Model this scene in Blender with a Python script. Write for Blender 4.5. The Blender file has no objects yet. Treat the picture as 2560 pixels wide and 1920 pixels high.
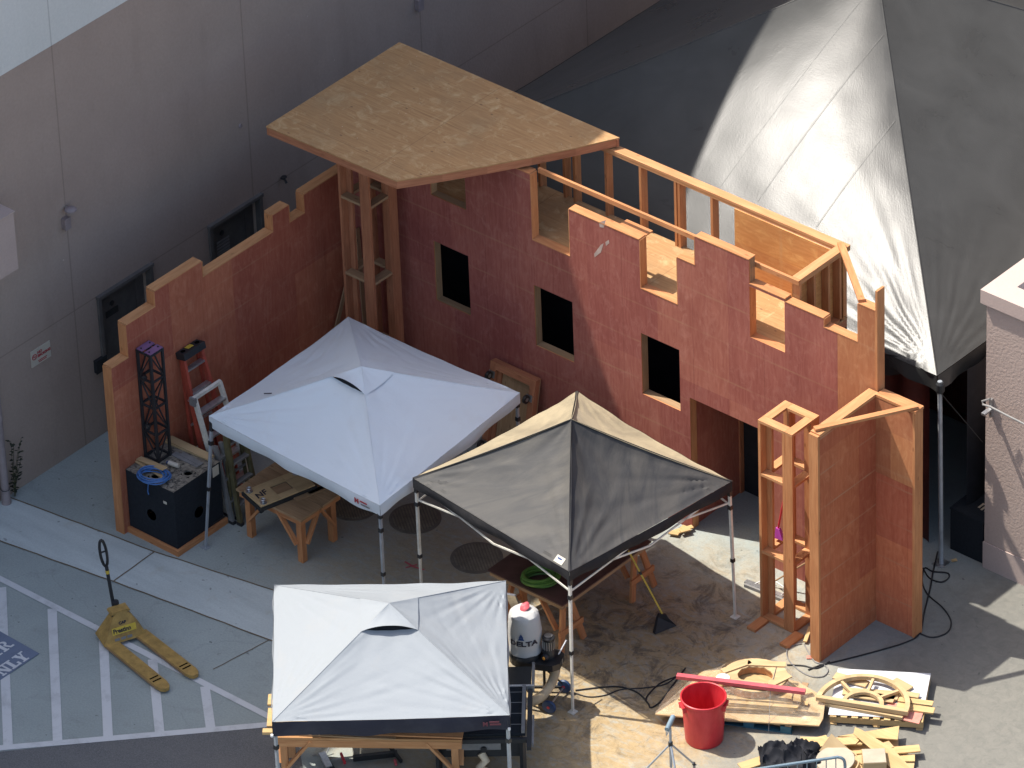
import bpy, bmesh, math, random
import numpy as np
from mathutils import Vector, Matrix, noise
random.seed(7)
R = math.radians
SC = bpy.context.scene
COL = SC.collection
V = Vector

# ------------------------------------------------------------------ camera geometry (long lens, high viewpoint)
YAW, PIT, ROL = R(-41.99265969), R(34.49725143), R(-2.31238804)
CAM = np.array([51.42073553, -53.9682808, 50.95]); FPX = 16000.0
_f = np.array([math.cos(PIT)*math.sin(YAW), math.cos(PIT)*math.cos(YAW), -math.sin(PIT)])
_r = np.array([math.cos(YAW), -math.sin(YAW), 0.0]); _u = np.cross(_r, _f)
_r, _u = math.cos(ROL)*_r+math.sin(ROL)*_u, -math.sin(ROL)*_r+math.cos(ROL)*_u
OFF = dict(z1=(0,0),z2=(800,0),z3=(1660,0),z4=(0,620),z5=(800,620),z6=(1660,620),b1=(0,1240),b2=(600,1240),b3=(1160,1240),b4=(1660,1240))
def at(fr, px, py, **k):
    """world point on the plane x=, y= or z= that a measured photo point lies on (survey helper)"""
    s = 900/2196
    X, Y = (OFF[fr][0]+px*s, OFF[fr][1]+py*s) if fr else (px, py)
    d = _f*FPX+_r*(X-1280)-_u*(Y-960)
    ax, val = list(k.items())[0]; i = 'xyz'.index(ax)
    return V(CAM+d*((val-CAM[i])/d[i]))

# ------------------------------------------------------------------ mesh builder
class MB:
    def __init__(s): s.v=[]; s.f=[]; s.uv=[]; s.mi=[]
    def face(s, pts, uvs=None, m=0):
        b=len(s.v); s.v += [V(p) for p in pts]; s.f.append(list(range(b,b+len(pts))))
        s.uv.append(uvs or [(0,0)]*len(pts)); s.mi.append(m)
    def hexa(s, c, g=None, m=0):
        """8 corners: bottom 4 ccw, top 4; g = index 0,1,2 of the grain axis (x: c0->c1, y: c1->c2, z: c0->c4)"""
        c=[V(p) for p in c]
        L=[(c[1]-c[0]).length,(c[2]-c[1]).length,(c[4]-c[0]).length]
        if g is None: g=L.index(max(L))
        b=len(s.v); s.v+=c
        ou=random.uniform(0,40); ov=random.uniform(0,40)
        q=[(0,0,0),(1,0,0),(1,1,0),(0,1,0),(0,0,1),(1,0,1),(1,1,1),(0,1,1)]
        for fc,ax in (((0,3,2,1),2),((4,5,6,7),2),((0,1,5,4),1),((2,3,7,6),1),((1,2,6,5),0),((3,0,4,7),0)):
            a=[i for i in (0,1,2) if i!=ax]
            if a[1]==g: a=a[::-1]
            s.f.append([b+i for i in fc]); s.mi.append(m)
            s.uv.append([(q[i][a[0]]*L[a[0]]+ou, q[i][a[1]]*L[a[1]]+ov+ax*.7) for i in fc])
    def box(s,x0,x1,y0,y1,z0,z1,g=None,m=0):
        s.hexa([(x0,y0,z0),(x1,y0,z0),(x1,y1,z0),(x0,y1,z0),(x0,y0,z1),(x1,y0,z1),(x1,y1,z1),(x0,y1,z1)],g,m)
    def obox(s,c,size,mat=None,g=None,m=0):
        mat=mat or Matrix.Identity(3); c=V(c); h=V(size)*.5
        s.hexa([c+mat@V((a*h.x,b*h.y,d*h.z)) for a,b,d in ((-1,-1,-1),(1,-1,-1),(1,1,-1),(-1,1,-1),(-1,-1,1),(1,-1,1),(1,1,1),(-1,1,1))],g,m)
    def beam(s,p0,p1,w,t,up=(0,0,1),m=0):
        p0,p1=V(p0),V(p1); d=(p1-p0); L=d.length; d.normalize(); up=V(up)
        if abs(d.dot(up))>.98: up=V((0,1,0)) if abs(d.y)<.9 else V((1,0,0))
        sd=up.cross(d).normalized(); u=d.cross(sd)
        mt=Matrix((d,sd,u)).transposed()
        s.obox((p0+p1)*.5,(L,w,t),mt,0,m)
    def tube(s,pts,r,n=8,closed=False,m=0,r1=None):
        pts=[V(p) for p in pts]; N=len(pts); b=len(s.v); L=0
        pu=None
        for i,p in enumerate(pts):
            a=pts[(i-1)%N] if (closed or i>0) else p; c=pts[(i+1)%N] if (closed or i<N-1) else p
            d=(c-a).normalized()
            if pu is None: pu=d.orthogonal().normalized()
            pu=(pu-d*pu.dot(d)); 
            if pu.length<1e-5: pu=d.orthogonal()
            pu.normalize(); sv=d.cross(pu)
            rr=r if r1 is None else r+(r1-r)*i/max(1,N-1)
            for k in range(n):
                an=2*math.pi*k/n; s.v.append(p+(pu*math.cos(an)+sv*math.sin(an))*rr)
        for i in range(N if closed else N-1):
            j=(i+1)%N
            for k in range(n):
                l=(k+1)%n
                s.f.append([b+i*n+k,b+i*n+l,b+j*n+l,b+j*n+k]); s.mi.append(m)
                s.uv.append([(i*.05,k/n),(i*.05,(k+1)/n),(i*.05+.05,(k+1)/n),(i*.05+.05,k/n)])
        if not closed:
            for base,rev in ((b,True),(b+(N-1)*n,False)):
                idx=[base+k for k in range(n)]
                s.f.append(idx[::-1] if rev else idx); s.uv.append([(0,0)]*n); s.mi.append(m)
    def lathe(s,prof,c,n=28,m=0,ax=None,caps=True):
        c=V(c); ax=ax or Matrix.Identity(3); b=len(s.v)
        for r,z in prof:
            for k in range(n):
                an=2*math.pi*k/n; s.v.append(c+ax@V((r*math.cos(an),r*math.sin(an),z)))
        for i in range(len(prof)-1):
            for k in range(n):
                l=(k+1)%n; s.f.append([b+i*n+k,b+i*n+l,b+(i+1)*n+l,b+(i+1)*n+k]); s.mi.append(m)
                s.uv.append([(k/n,prof[i][1]),((k+1)/n,prof[i][1]),((k+1)/n,prof[i+1][1]),(k/n,prof[i+1][1])])
        if caps:
            s.f.append([b+k for k in range(n)][::-1]); s.uv.append([(0,0)]*n); s.mi.append(m)
            e=b+(len(prof)-1)*n; s.f.append([e+k for k in range(n)]); s.uv.append([(0,0)]*n); s.mi.append(m)
    def prism(s,poly,z0,z1,mat=None,m=0,g=0):
        """2d outline extruded; mat = 4x4"""
        mat=mat or Matrix.Identity(4); n=len(poly); b=len(s.v)
        ar=sum(poly[i][0]*poly[(i+1)%n][1]-poly[(i+1)%n][0]*poly[i][1] for i in range(n))
        if ar<0: poly=poly[::-1]
        o=random.uniform(0,30)
        s.v += [mat@V((x,y,z0)) for x,y in poly]+[mat@V((x,y,z1)) for x,y in poly]
        uv=lambda p:(p[g]+o,p[1-g]+o)
        s.f.append(list(range(b,b+n))[::-1]); s.uv.append([uv(p) for p in poly][::-1]); s.mi.append(m)
        s.f.append(list(range(b+n,b+2*n))); s.uv.append([uv(p) for p in poly]); s.mi.append(m)
        for i in range(n):
            j=(i+1)%n; L=(V(poly[i])-V(poly[j])).length
            s.f.append([b+i,b+j,b+n+j,b+n+i]); s.uv.append([(o,o),(o+L,o),(o+L,o+z1-z0),(o,o+z1-z0)]); s.mi.append(m)
    def grid(s,fn,nu,nv,m=0,uvf=None):
        b=len(s.v)
        for j in range(nv+1):
            for i in range(nu+1): s.v.append(V(fn(i/nu,j/nv)))
        for j in range(nv):
            for i in range(nu):
                a=b+j*(nu+1)+i; s.f.append([a,a+1,a+nu+2,a+nu+1]); s.mi.append(m)
                q=[(i/nu,j/nv),((i+1)/nu,j/nv),((i+1)/nu,(j+1)/nv),(i/nu,(j+1)/nv)]
                s.uv.append([uvf(*t) for t in q] if uvf else q)
    def cells(s,us,ws,filled,d0,d1,axis,mf=0,me=0):
        """wall of cells on a (u, height) lattice, thickness d0..d1 across; axis 'x' (u=x,d=y) or 'y' (u=y,d=x)"""
        us=sorted(set(us)); ws=sorted(set(ws)); nu,nw=len(us)-1,len(ws)-1
        F=[[filled((us[i]+us[i+1])/2,(ws[j]+ws[j+1])/2) for j in range(nw)] for i in range(nu)]
        pos=(lambda u,w,d:(u,d,w)) if axis=='x' else (lambda u,w,d:(d,u,w))
        ok=lambda i,j:0<=i<nu and 0<=j<nw and F[i][j]
        for i in range(nu):
            for j in range(nw):
                if not F[i][j]: continue
                a,b,c,e=us[i],us[i+1],ws[j],ws[j+1]
                q=[(a,c),(b,c),(b,e),(a,e)]
                s.face([pos(u,w,d0) for u,w in q],[(w,u) for u,w in q],mf)
                s.face([pos(u,w,d1) for u,w in q[::-1]],[(w,u) for u,w in q[::-1]],mf)
                if not ok(i,j+1): s.face([pos(a,e,d0),pos(b,e,d0),pos(b,e,d1),pos(a,e,d1)],[(a,0),(b,0),(b,d1-d0),(a,d1-d0)],me)
                if not ok(i,j-1): s.face([pos(a,c,d1),pos(b,c,d1),pos(b,c,d0),pos(a,c,d0)],[(a,0),(b,0),(b,d1-d0),(a,d1-d0)],me)
                if not ok(i-1,j): s.face([pos(a,c,d0),pos(a,e,d0),pos(a,e,d1),pos(a,c,d1)],[(c,0),(e,0),(e,d1-d0),(c,d1-d0)],me)
                if not ok(i+1,j): s.face([pos(b,c,d1),pos(b,e,d1),pos(b,e,d0),pos(b,c,d0)],[(c,0),(e,0),(e,d1-d0),(c,d1-d0)],me)
    def build(s,name,mats,parent=None,label=None,smooth=False,weld=False,fixn=False):
        o=V((0,0,0))
        if parent is not None: o=parent.get('_w') and V(parent['_w']) or V((0,0,0))
        me=bpy.data.meshes.new(name)
        me.from_pydata([tuple(p-o) for p in s.v],[],s.f)
        if not isinstance(mats,(list,tuple)): mats=[mats]
        for m in mats: me.materials.append(m)
        me.polygons.foreach_set('material_index',s.mi)
        uvl=me.uv_layers.new(name='UVMap'); flat=[c for f in s.uv for t in f for c in t]
        uvl.data.foreach_set('uv',flat)
        if weld or fixn:
            bm=bmesh.new(); bm.from_mesh(me)
            if weld: bmesh.ops.remove_doubles(bm,verts=bm.verts,dist=1e-4)
            bmesh.ops.recalc_face_normals(bm,faces=bm.faces); bm.to_mesh(me); bm.free()
        if smooth:
            me.shade_smooth(); me.set_sharp_from_angle(angle=R(38))
        me.update()
        ob=bpy.data.objects.new(name,me); COL.objects.link(ob)
        if parent is not None: ob.parent=parent; ob['_w']=tuple(o)
        else: ob['_w']=(0,0,0)
        if label: ob['label']=label
        return ob
def tag(o,label,cat,group=None):
    o['label']=label; o['category']=cat
    if group: o['group']=group
    return o
def thing(name,label,cat,loc=(0,0,0),group=None):
    o=bpy.data.objects.new(name,None); COL.objects.link(o); o.location=loc; o['_w']=tuple(loc); o.empty_display_size=.2
    return tag(o,label,cat,group)
def single(mb,name,mat,label,cat,loc=None,group=None,smooth=False,weld=False):
    """a thing that is one mesh; its origin moved to loc"""
    o=mb.build(name,mat,None,smooth=smooth,weld=weld)
    if loc is not None:
        o.data.transform(Matrix.Translation(-V(loc))); o.location=loc; o['_w']=tuple(loc)
    return tag(o,label,cat,group)
def structure(mb,name,mat,**k):
    o=mb.build(name,mat,None,**k); o['kind']='structure'; return o
def text_part(body,size,mat,parent,name,origin,right,up,extrude=.0015,bold=0.0,align='LEFT',shear=0,sx=1):
    cu=bpy.data.curves.new(name,'FONT'); cu.body=body; cu.size=size; cu.extrude=extrude; cu.offset=bold; cu.align_x=align; cu.shear=shear
    to=bpy.data.objects.new(name,cu); COL.objects.link(to); bpy.context.view_layer.update()
    dg=bpy.context.evaluated_depsgraph_get(); me=bpy.data.meshes.new_from_object(to.evaluated_get(dg))
    bpy.data.objects.remove(to); bpy.data.curves.remove(cu)
    right=V(right).normalized(); up=V(up); up=(up-right*up.dot(right)).normalized(); nz=right.cross(up)
    M=Matrix((right*sx,up,nz)).transposed().to_4x4()
    pw=V(parent['_w']) if parent else V((0,0,0))
    M.translation=V(origin)-pw
    me.transform(M); me.materials.clear(); me.materials.append(mat)
    o=bpy.data.objects.new(name,me); COL.objects.link(o)
    if parent: o.parent=parent; o['_w']=parent['_w']
    return o

# ------------------------------------------------------------------ materials
class Mat:
    def __init__(s,name,rough=.6,metal=0.0,spec=.5,color=None):
        s.m=bpy.data.materials.new(name); s.m.use_nodes=True; s.t=s.m.node_tree; s.b=s.t.nodes['Principled BSDF']
        s.b.inputs['Roughness'].default_value=rough; s.b.inputs['Metallic'].default_value=metal; s.b.inputs['Specular IOR Level'].default_value=spec
        if color: s.b.inputs['Base Color'].default_value=(*color,1)
    def n(s,typ,inp=None,**props):
        nd=s.t.nodes.new(typ)
        for k,v in props.items(): setattr(nd,k,v)
        for k,v in (inp or {}).items():
            i=nd.inputs[k]
            if isinstance(v,bpy.types.NodeSocket): s.t.links.new(v,i)
            else: i.default_value=v
        return nd
    def lk(s,a,b): s.t.links.new(a,b)
    def coord(s,kind='UV',scale=(1,1,1),rot=(0,0,0)):
        tc=s.n('ShaderNodeTexCoord'); mp=s.n('ShaderNodeMapping',{'Vector':tc.outputs[kind],'Scale':scale,'Rotation':rot}); return mp.outputs[0]
    def noise(s,vec,scale=5,detail=4,rough=.55,dist=0,w=None):
        nd=s.n('ShaderNodeTexNoise',{'Vector':vec,'Scale':scale,'Detail':detail,'Roughness':rough,'Distortion':dist}); return nd.outputs['Fac']
    def ramp(s,fac,stops,interp='LINEAR'):
        nd=s.n('ShaderNodeValToRGB',{'Fac':fac}); cr=nd.color_ramp; cr.interpolation=interp
        while len(cr.elements)<len(stops): cr.elements.new(.5)
        for e,(p,c) in zip(cr.elements,stops):
            e.position=p; e.color=(*c,1) if isinstance(c,(tuple,list)) else (c,c,c,1)
        return nd.outputs[0]
    def mix(s,fac,a,b,mode='MIX'):
        nd=s.n('ShaderNodeMix',data_type='RGBA',blend_type=mode)
        for k,v in ((0,fac),(6,a),(7,b)):
            if isinstance(v,bpy.types.NodeSocket): s.lk(v,nd.inputs[k])
            elif k==0: nd.inputs[0].default_value=v
            else: nd.inputs[k].default_value=(*v,1)
        return nd.outputs[2]
    def math(s,op,a,b=None,c=None,clamp=False):
        nd=s.n('ShaderNodeMath',operation=op,use_clamp=clamp)
        for i,v in enumerate((a,b,c)):
            if v is None: continue
            if isinstance(v,bpy.types.NodeSocket): s.lk(v,nd.inputs[i])
            else: nd.inputs[i].default_value=v
        return nd.outputs[0]
    def sep(s,vec): return s.n('ShaderNodeSeparateXYZ',{0:vec}).outputs
    def island(s): return s.n('ShaderNodeNewGeometry').outputs['Random Per Island']
    def hsv(s,col,h=.5,sat=1.0,val=1.0):
        nd=s.n('ShaderNodeHueSaturation')
        for k,v in (('Hue',h),('Saturation',sat),('Value',val),('Color',col)):
            if isinstance(v,bpy.types.NodeSocket): s.lk(v,nd.inputs[k])
            else: nd.inputs[k].default_value=v
        return nd.outputs[0]
    def color(s,c): s.lk(c,s.b.inputs['Base Color'])
    def bump(s,h,strength=.3,dist=.01):
        nd=s.n('ShaderNodeBump',{'Height':h,'Strength':strength,'Distance':dist}); s.lk(nd.outputs[0],s.b.inputs['Normal']); return nd
    def rough(s,c): s.lk(c,s.b.inputs['Roughness'])

def wood(name,a,b,knots=.0,vary=.12,streak=14,rough=.62,grime=None):
    m=Mat(name,rough=rough,spec=.25)
    v=m.coord('UV',(1.1,streak,1)); g=m.noise(v,2.2,6,.6,.6)
    v2=m.coord('UV',(.7,2.6,1)); g2=m.noise(v2,1.6,3,.5,1.2)
    c=m.ramp(g,[(.3,a),(.72,b)])
    c=m.mix(m.ramp(g2,[(.35,0.0),(.7,.55)]),c,tuple(x*.72 for x in a))
    if knots:
        k=m.n('ShaderNodeTexVoronoi',{'Vector':m.coord('UV',(3.0,7.0,1)),'Scale':1.0,'Randomness':1.0}).outputs['Distance']
        c=m.mix(m.ramp(k,[(.05,knots),(.14,0.0)]),c,(a[0]*.28,a[1]*.22,a[2]*.2))
    i=m.island(); c=m.hsv(c,.5,1.0,m.math('MULTIPLY_ADD',i,vary*2,1-vary))
    if grime: c=m.mix(m.ramp(m.noise(m.coord('Object'),1.3,5,.6),[(.45,0.0),(.8,.7)]),c,grime)
    m.color(c); m.bump(g,.25,.003)
    return m.m

def red_ply(name,a,b,seam=(.42,.24,.14),su=.61,sv=1.22,orange=None,uoff=0.0,voff=0.0,pale=.45):
    """primed plywood sheets: vertical figure, butt joints, pale filled lines"""
    m=Mat(name,rough=.75,spec=.10)
    uv=m.coord('UV'); x=m.sep(uv); u=m.math('ADD',x[0],uoff); v=m.math('ADD',x[1],voff)
    g=m.noise(m.coord('UV',(1.5,11,1)),2.1,7,.68,1.5)
    wv=m.n('ShaderNodeTexWave',{'Vector':m.coord('UV',(.55,2.4,1)),'Scale':1.7,'Distortion':16.0,'Detail':4.0,'Detail Scale':1.0},bands_direction='Y').outputs['Fac']
    big=m.noise(m.coord('UV',(.6,.9,1)),1.3,4,.6)
    gg=m.math('ADD',m.math('MULTIPLY',g,.84),m.math('MULTIPLY',wv,.16))
    c=m.ramp(gg,[(.22,a),(.75,b)])
    c=m.mix(m.ramp(big,[(.35,0.0),(.72,.6)]),c,(a[0]*.72,a[1]*.62,a[2]*.7))
    blot=m.noise(m.coord('UV',(1.2,2.0,1)),3.4,6,.7,1.0); c=m.mix(m.ramp(blot,[(.50,0.0),(.70,.45)]),c,(min(1,b[0]*1.12),b[1]*1.35,b[2]*1.4))
    # sheet to sheet tint
    cell=m.n('ShaderNodeCombineXYZ',{0:m.math('FLOOR',m.math('DIVIDE',u,2.44)),1:m.math('FLOOR',m.math('DIVIDE',v,sv)),2:3.0}).outputs[0]
    wn=m.n('ShaderNodeTexWhiteNoise',{0:cell},noise_dimensions='3D').outputs[0]
    c=m.hsv(c,m.math('MULTIPLY_ADD',wn,.010,.495),1.0,m.math('MULTIPLY_ADD',wn,.26,.87))
    # pale horizontal filler lines
    fu=m.math('ABSOLUTE',m.math('SUBTRACT',m.math('FRACT',m.math('DIVIDE',m.math('ADD',u,m.math('ADD',m.math('MULTIPLY',big,.03),m.math('MULTIPLY',wn,.0))),su)),.5))
    ln=m.math('MULTIPLY',m.ramp(fu,[(.0,1.0),(.012,1.0),(.03,0.0)]),m.ramp(m.noise(m.coord('UV',(3,.45,1)),2.2,4,.65),[(.42,.06),(.62,pale)]))
    c=m.mix(ln,c,seam)
    fv=m.math('ABSOLUTE',m.math('SUBTRACT',m.math('FRACT',m.math('DIVIDE',v,sv)),.5))
    dk=m.math('MULTIPLY',m.ramp(fv,[(.0,1.0),(.003,.9),(.007,0.0)]),.22)
    c=m.mix(dk,c,(a[0]*.35,a[1]*.3,a[2]*.3))
    # scuffs
    sc=m.ramp(m.noise(m.coord('UV',(1,1,1)),6.5,5,.7),[(.70,0.0),(.78,.5)])
    c=m.mix(sc,c,seam)
    m.color(c); m.bump(g,.35,.003)
    return m.m

M={}
M['red']=red_ply('red primed plywood',(.295,.092,.068),(.41,.152,.112),voff=.6,pale=.36)
M['redwing']=red_ply('orange red primed plywood',(.33,.098,.056),(.435,.155,.092),su=.56,uoff=.1,pale=.24)
M['redflat']=red_ply('salmon primed plywood',(.37,.105,.050),(.48,.165,.082),su=.56,uoff=.18,pale=.8)
M['rawred']=red_ply('stained raw plywood',(.42,.115,.06),(.54,.185,.098),su=.61,uoff=.3)
M['orangeply']=red_ply('orange plywood',(.50,.215,.075),(.64,.32,.125),su=1.22,seam=(.55,.33,.16))
M['brownply2']=red_ply('brown stained plywood',(.40,.15,.068),(.51,.22,.105),su=1.22,pale=.3,seam=(.5,.3,.17))
M['fir']=wood('fir lumber',(.45,.178,.072),(.60,.292,.128),knots=.5)
M['firtan']=wood('pale fir lumber',(.47,.215,.092),(.61,.33,.155),knots=.5)
M['firred']=wood('red fir lumber',(.34,.13,.065),(.50,.22,.115),knots=.35)
M['firdull']=wood('weathered and shaded fir lumber',(.30,.185,.10),(.44,.29,.165),knots=.4)
M['mdf']=wood('pale fibreboard',(.48,.335,.175),(.58,.425,.235),vary=.14,streak=5)
M['yellowpine']=wood('yellow pine scrap',(.50,.335,.150),(.62,.44,.22),vary=.16)
M['bench']=wood('bench lumber',(.42,.21,.085),(.58,.32,.15),knots=.4,grime=(.30,.19,.10))

def roof_mat():
    m=Mat('roof plywood',rough=.7,spec=.2)
    uv=m.coord('UV'); x=m.sep(uv)
    g=m.noise(m.coord('UV',(1.2,16,1)),1.9,6,.65,.7); big=m.noise(uv,1.1,5,.65,.4); mid=m.noise(uv,4.2,5,.7,.8)
    c=m.ramp(g,[(.28,(.33,.178,.078)),(.74,(.49,.288,.132))])
    c=m.mix(m.ramp(mid,[(.52,0.0),(.70,.75)]),c,(.58,.41,.215))
    c=m.mix(m.ramp(big,[(.48,0.0),(.72,.5)]),c,(.30,.19,.10))
    v=m.n('ShaderNodeTexVoronoi',{'Vector':m.coord('UV',(2.6,4.6,1)),'Scale':1.6,'Randomness':1.0})
    pick=m.math('GREATER_THAN',m.sep(v.outputs['Color'])[0],.45)
    k=m.math('MULTIPLY',m.ramp(v.outputs['Distance'],[(.04,.85),(.13,0.0)]),pick)
    c=m.mix(k,c,(.15,.085,.05))
    v=m.n('ShaderNodeTexVoronoi',{'Vector':m.coord('UV',(3.6,6.5,1)),'Scale':2.2,'Randomness':1.0})
    pick=m.math('GREATER_THAN',m.sep(v.outputs['Color'])[0],.6)
    k=m.math('MULTIPLY',m.ramp(v.outputs['Distance'],[(.03,.8),(.1,0.0)]),pick)
    c=m.mix(k,c,(.66,.55,.40))
    for o,per,off in ((0,2.44,.3),(1,1.22,.17)):
        f=m.math('ABSOLUTE',m.math('SUBTRACT',m.math('FRACT',m.math('DIVIDE',m.math('ADD',x[o],off),per)),.5))
        c=m.mix(m.math('MULTIPLY',m.ramp(f,[(.0,1.0),(.008/per,.0)]),.40),c,(.10,.06,.035))
    m.color(c); m.bump(g,.3,.003); return m.m
M['roof']=roof_mat()

def stucco(name,col,col2,joints=True,grain=30,bs=.5,stains=True):
    m=Mat(name,rough=.85,spec=.2)
    o=m.coord('Object'); x=m.sep(o)
    n1=m.noise(o,.55,5,.6); n2=m.noise(o,grain,3,.6); n3=m.noise(m.coord('Object',(1,1,.25)),1.6,5,.6)
    c=m.mix(m.ramp(n1,[(.3,0.0),(.75,1.0)]),col,col2)
    c=m.mix(m.ramp(n2,[(.35,.0),(.7,.16)]),c,tuple(v*.6 for v in col))
    if stains:
        c=m.mix(m.ramp(n3,[(.56,0.0),(.78,.30)]),c,tuple(v*.62 for v in col))
        sp=m.ramp(m.noise(o,7.5,2,.5),[(.765,0.0),(.80,.45)]); c=m.mix(sp,c,tuple(min(.8,v*2.2) for v in col))
    h=n2
    if joints:
        ln=None
        for sock,per,off,wd in ((x[1],3.63,1.835,.012),(x[2],30.0,15-2.25,.010)):
            f=m.math('MULTIPLY',m.math('ABSOLUTE',m.math('SUBTRACT',m.math('FRACT',m.math('DIVIDE',m.math('ADD',sock,off),per)),.5)),per)
            l=m.ramp(m.math('DIVIDE',f,wd*2),[(.35,1.0),(.6,0.0)]); ln=l if ln is None else m.math('MAXIMUM',ln,l)
        c=m.mix(m.math('MULTIPLY',ln,.36),c,tuple(v*.35 for v in col))
    m.color(c); m.bump(h,bs,.02); return m.m
M['mauve']=stucco('mauve painted stucco',(.37,.287,.240),(.44,.345,.288),grain=22,bs=.25)
M['pale']=stucco('pale grey stucco',(.66,.66,.62),(.74,.73,.69),grain=22,bs=.25,stains=False)
M['mauve2']=stucco('mauve rough stucco',(.42,.325,.28),(.48,.375,.325),joints=False,grain=24,bs=.45,stains=False)
M['trimmauve']=stucco('mauve smooth trim',(.46,.36,.32),(.50,.395,.35),joints=False,grain=40,bs=.1,stains=False)

def ground_mat():
    m=Mat('dusty concrete',rough=.85,spec=.25)
    o=m.coord('Object'); x=m.sep(o)
    n1=m.noise(o,.45,5,.6); n2=m.noise(o,2.6,6,.65,.5); n3=m.noise(o,38,3,.7); n4=m.noise(o,7.0,6,.72,1.0)
    c=m.ramp(n1,[(.3,(.305,.345,.33)),(.72,(.385,.43,.41))])
    c=m.mix(m.ramp(n3,[(.35,.0),(.7,.25)]),c,(.12,.12,.12))
    c=m.mix(m.ramp(n2,[(.55,0.0),(.8,.35)]),c,(.13,.13,.125))
    # sawdust drifted around the saw and under the tents
    def blob(cx,cy,rx,ry,i,o_):
        dx=m.math('DIVIDE',m.math('SUBTRACT',x[0],cx),rx); dy=m.math('DIVIDE',m.math('SUBTRACT',x[1],cy),ry)
        d=m.math('SQRT',m.math('ADD',m.math('MULTIPLY',dx,dx),m.math('MULTIPLY',dy,dy)))
        return m.ramp(m.math('ADD',d,m.math('MULTIPLY_ADD',n2,.7,-.35)),[(i,1.0),(o_,0.0)])
    b=m.math('MAXIMUM',blob(7.3,-3.6,3.4,4.2,.45,1.0),m.math('MULTIPLY',blob(4.4,-2.9,3.4,2.4,.35,1.0),.65))
    streak=m.noise(m.coord('Object',(1.0,2.2,1),(0,0,R(35))),3.4,7,.75,1.4)
    dust=m.math('MULTIPLY',b,m.ramp(streak,[(.30,.25),(.52,1.0)]))
    dcol=m.ramp(n4,[(.3,(.31,.225,.118)),(.7,(.43,.322,.178))])
    c=m.mix(dust,c,dcol)
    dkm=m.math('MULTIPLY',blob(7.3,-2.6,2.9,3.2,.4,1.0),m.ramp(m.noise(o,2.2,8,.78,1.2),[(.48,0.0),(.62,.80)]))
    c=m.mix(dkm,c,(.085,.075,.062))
    lines=m.math('MULTIPLY',m.ramp(m.math('ABSOLUTE',m.math('SUBTRACT',m.noise(o,5.5,4,.6,2.2),.5)),[(.0,.8),(.012,0.0)]),m.math('MULTIPLY',b,.6))
    c=m.mix(lines,c,(.16,.13,.09))
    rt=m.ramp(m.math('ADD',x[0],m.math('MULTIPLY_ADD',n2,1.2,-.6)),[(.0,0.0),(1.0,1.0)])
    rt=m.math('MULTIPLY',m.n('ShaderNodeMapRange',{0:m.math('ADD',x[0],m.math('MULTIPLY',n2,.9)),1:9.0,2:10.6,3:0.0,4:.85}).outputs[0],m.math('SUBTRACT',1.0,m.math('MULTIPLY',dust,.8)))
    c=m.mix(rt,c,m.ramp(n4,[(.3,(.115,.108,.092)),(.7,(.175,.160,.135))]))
    # fine hairline crack network
    vor=m.n('ShaderNodeTexVoronoi',{'Vector':m.n('ShaderNodeVectorMath',{0:o,1:m.n('ShaderNodeTexNoise',{'Vector':o,'Scale':1.4,'Detail':4.0}).outputs['Color']},operation='ADD').outputs[0],'Scale':.42},feature='DISTANCE_TO_EDGE').outputs[0]
    c=m.mix(m.math('MULTIPLY',m.ramp(vor,[(.0,1.0),(.007,0.0)]),.12),c,(.07,.07,.07))
    # small spots
    sp=m.ramp(m.noise(o,9.0,2,.5),[(.72,0.0),(.745,.6)]); c=m.mix(sp,c,(.06,.06,.062))
    m.color(c); m.bump(m.math('ADD',m.math('MULTIPLY',n3,.3),n4),.4,.01); return m.m
M['ground']=ground_mat()
def asphalt():
    m=Mat('old asphalt',rough=.9,spec=.25); o=m.coord('Object')
    n=m.noise(o,60,2,.7); n1=m.noise(m.coord('Object',(1,2.5,1),(0,0,R(-45))),.9,5,.65)
    c=m.ramp(n,[(.3,(.095,.096,.098)),(.75,(.19,.19,.19))]); c=m.mix(m.ramp(n1,[(.4,0.0),(.75,.6)]),c,(.17,.165,.16)); m.color(c); m.bump(n,.5,.01); return m.m
M['asphalt']=asphalt()
def strip_mat():
    m=Mat('pale concrete band',rough=.85,spec=.2); o=m.coord('Object')
    n=m.noise(m.coord('Object',(.5,3.2,1),(0,0,R(-8))),1.4,5,.65); n2=m.noise(o,40,3,.7); n3=m.noise(o,1.7,5,.6)
    c=m.ramp(n,[(.3,(.44,.485,.475)),(.72,(.55,.60,.58))]); c=m.mix(m.ramp(n2,[(.4,0.0),(.7,.2)]),c,(.2,.2,.2))
    c=m.mix(m.ramp(n3,[(.60,0.0),(.78,.45)]),c,(.36,.29,.19)); 
    sp=m.ramp(m.noise(o,8,2,.5),[(.70,0.0),(.73,.5)]); c=m.mix(sp,c,(.12,.12,.12)); m.color(c); return m.m
M['strip']=strip_mat()
def paint_mat(name,col,wear=.6):
    m=Mat(name,rough=.7,spec=.3); o=m.coord('Object')
    n=m.noise(o,2.6,6,.7,.5); n2=m.noise(o,30,3,.7)
    c=m.mix(m.ramp(n,[(.5,0.0),(.78,wear)]),col,tuple(v*.5 for v in col)); c=m.mix(m.ramp(n2,[(.62,0.0),(.75,.45)]),c,(.2,.2,.2)); m.color(c); return m.m
M['whiteline']=paint_mat('worn white line paint',(.60,.61,.61))
M['bluepaint']=paint_mat('worn blue ground paint',(.16,.195,.27))
M['stencil']=paint_mat('white stencil paint',(.62,.63,.64),.3)
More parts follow.
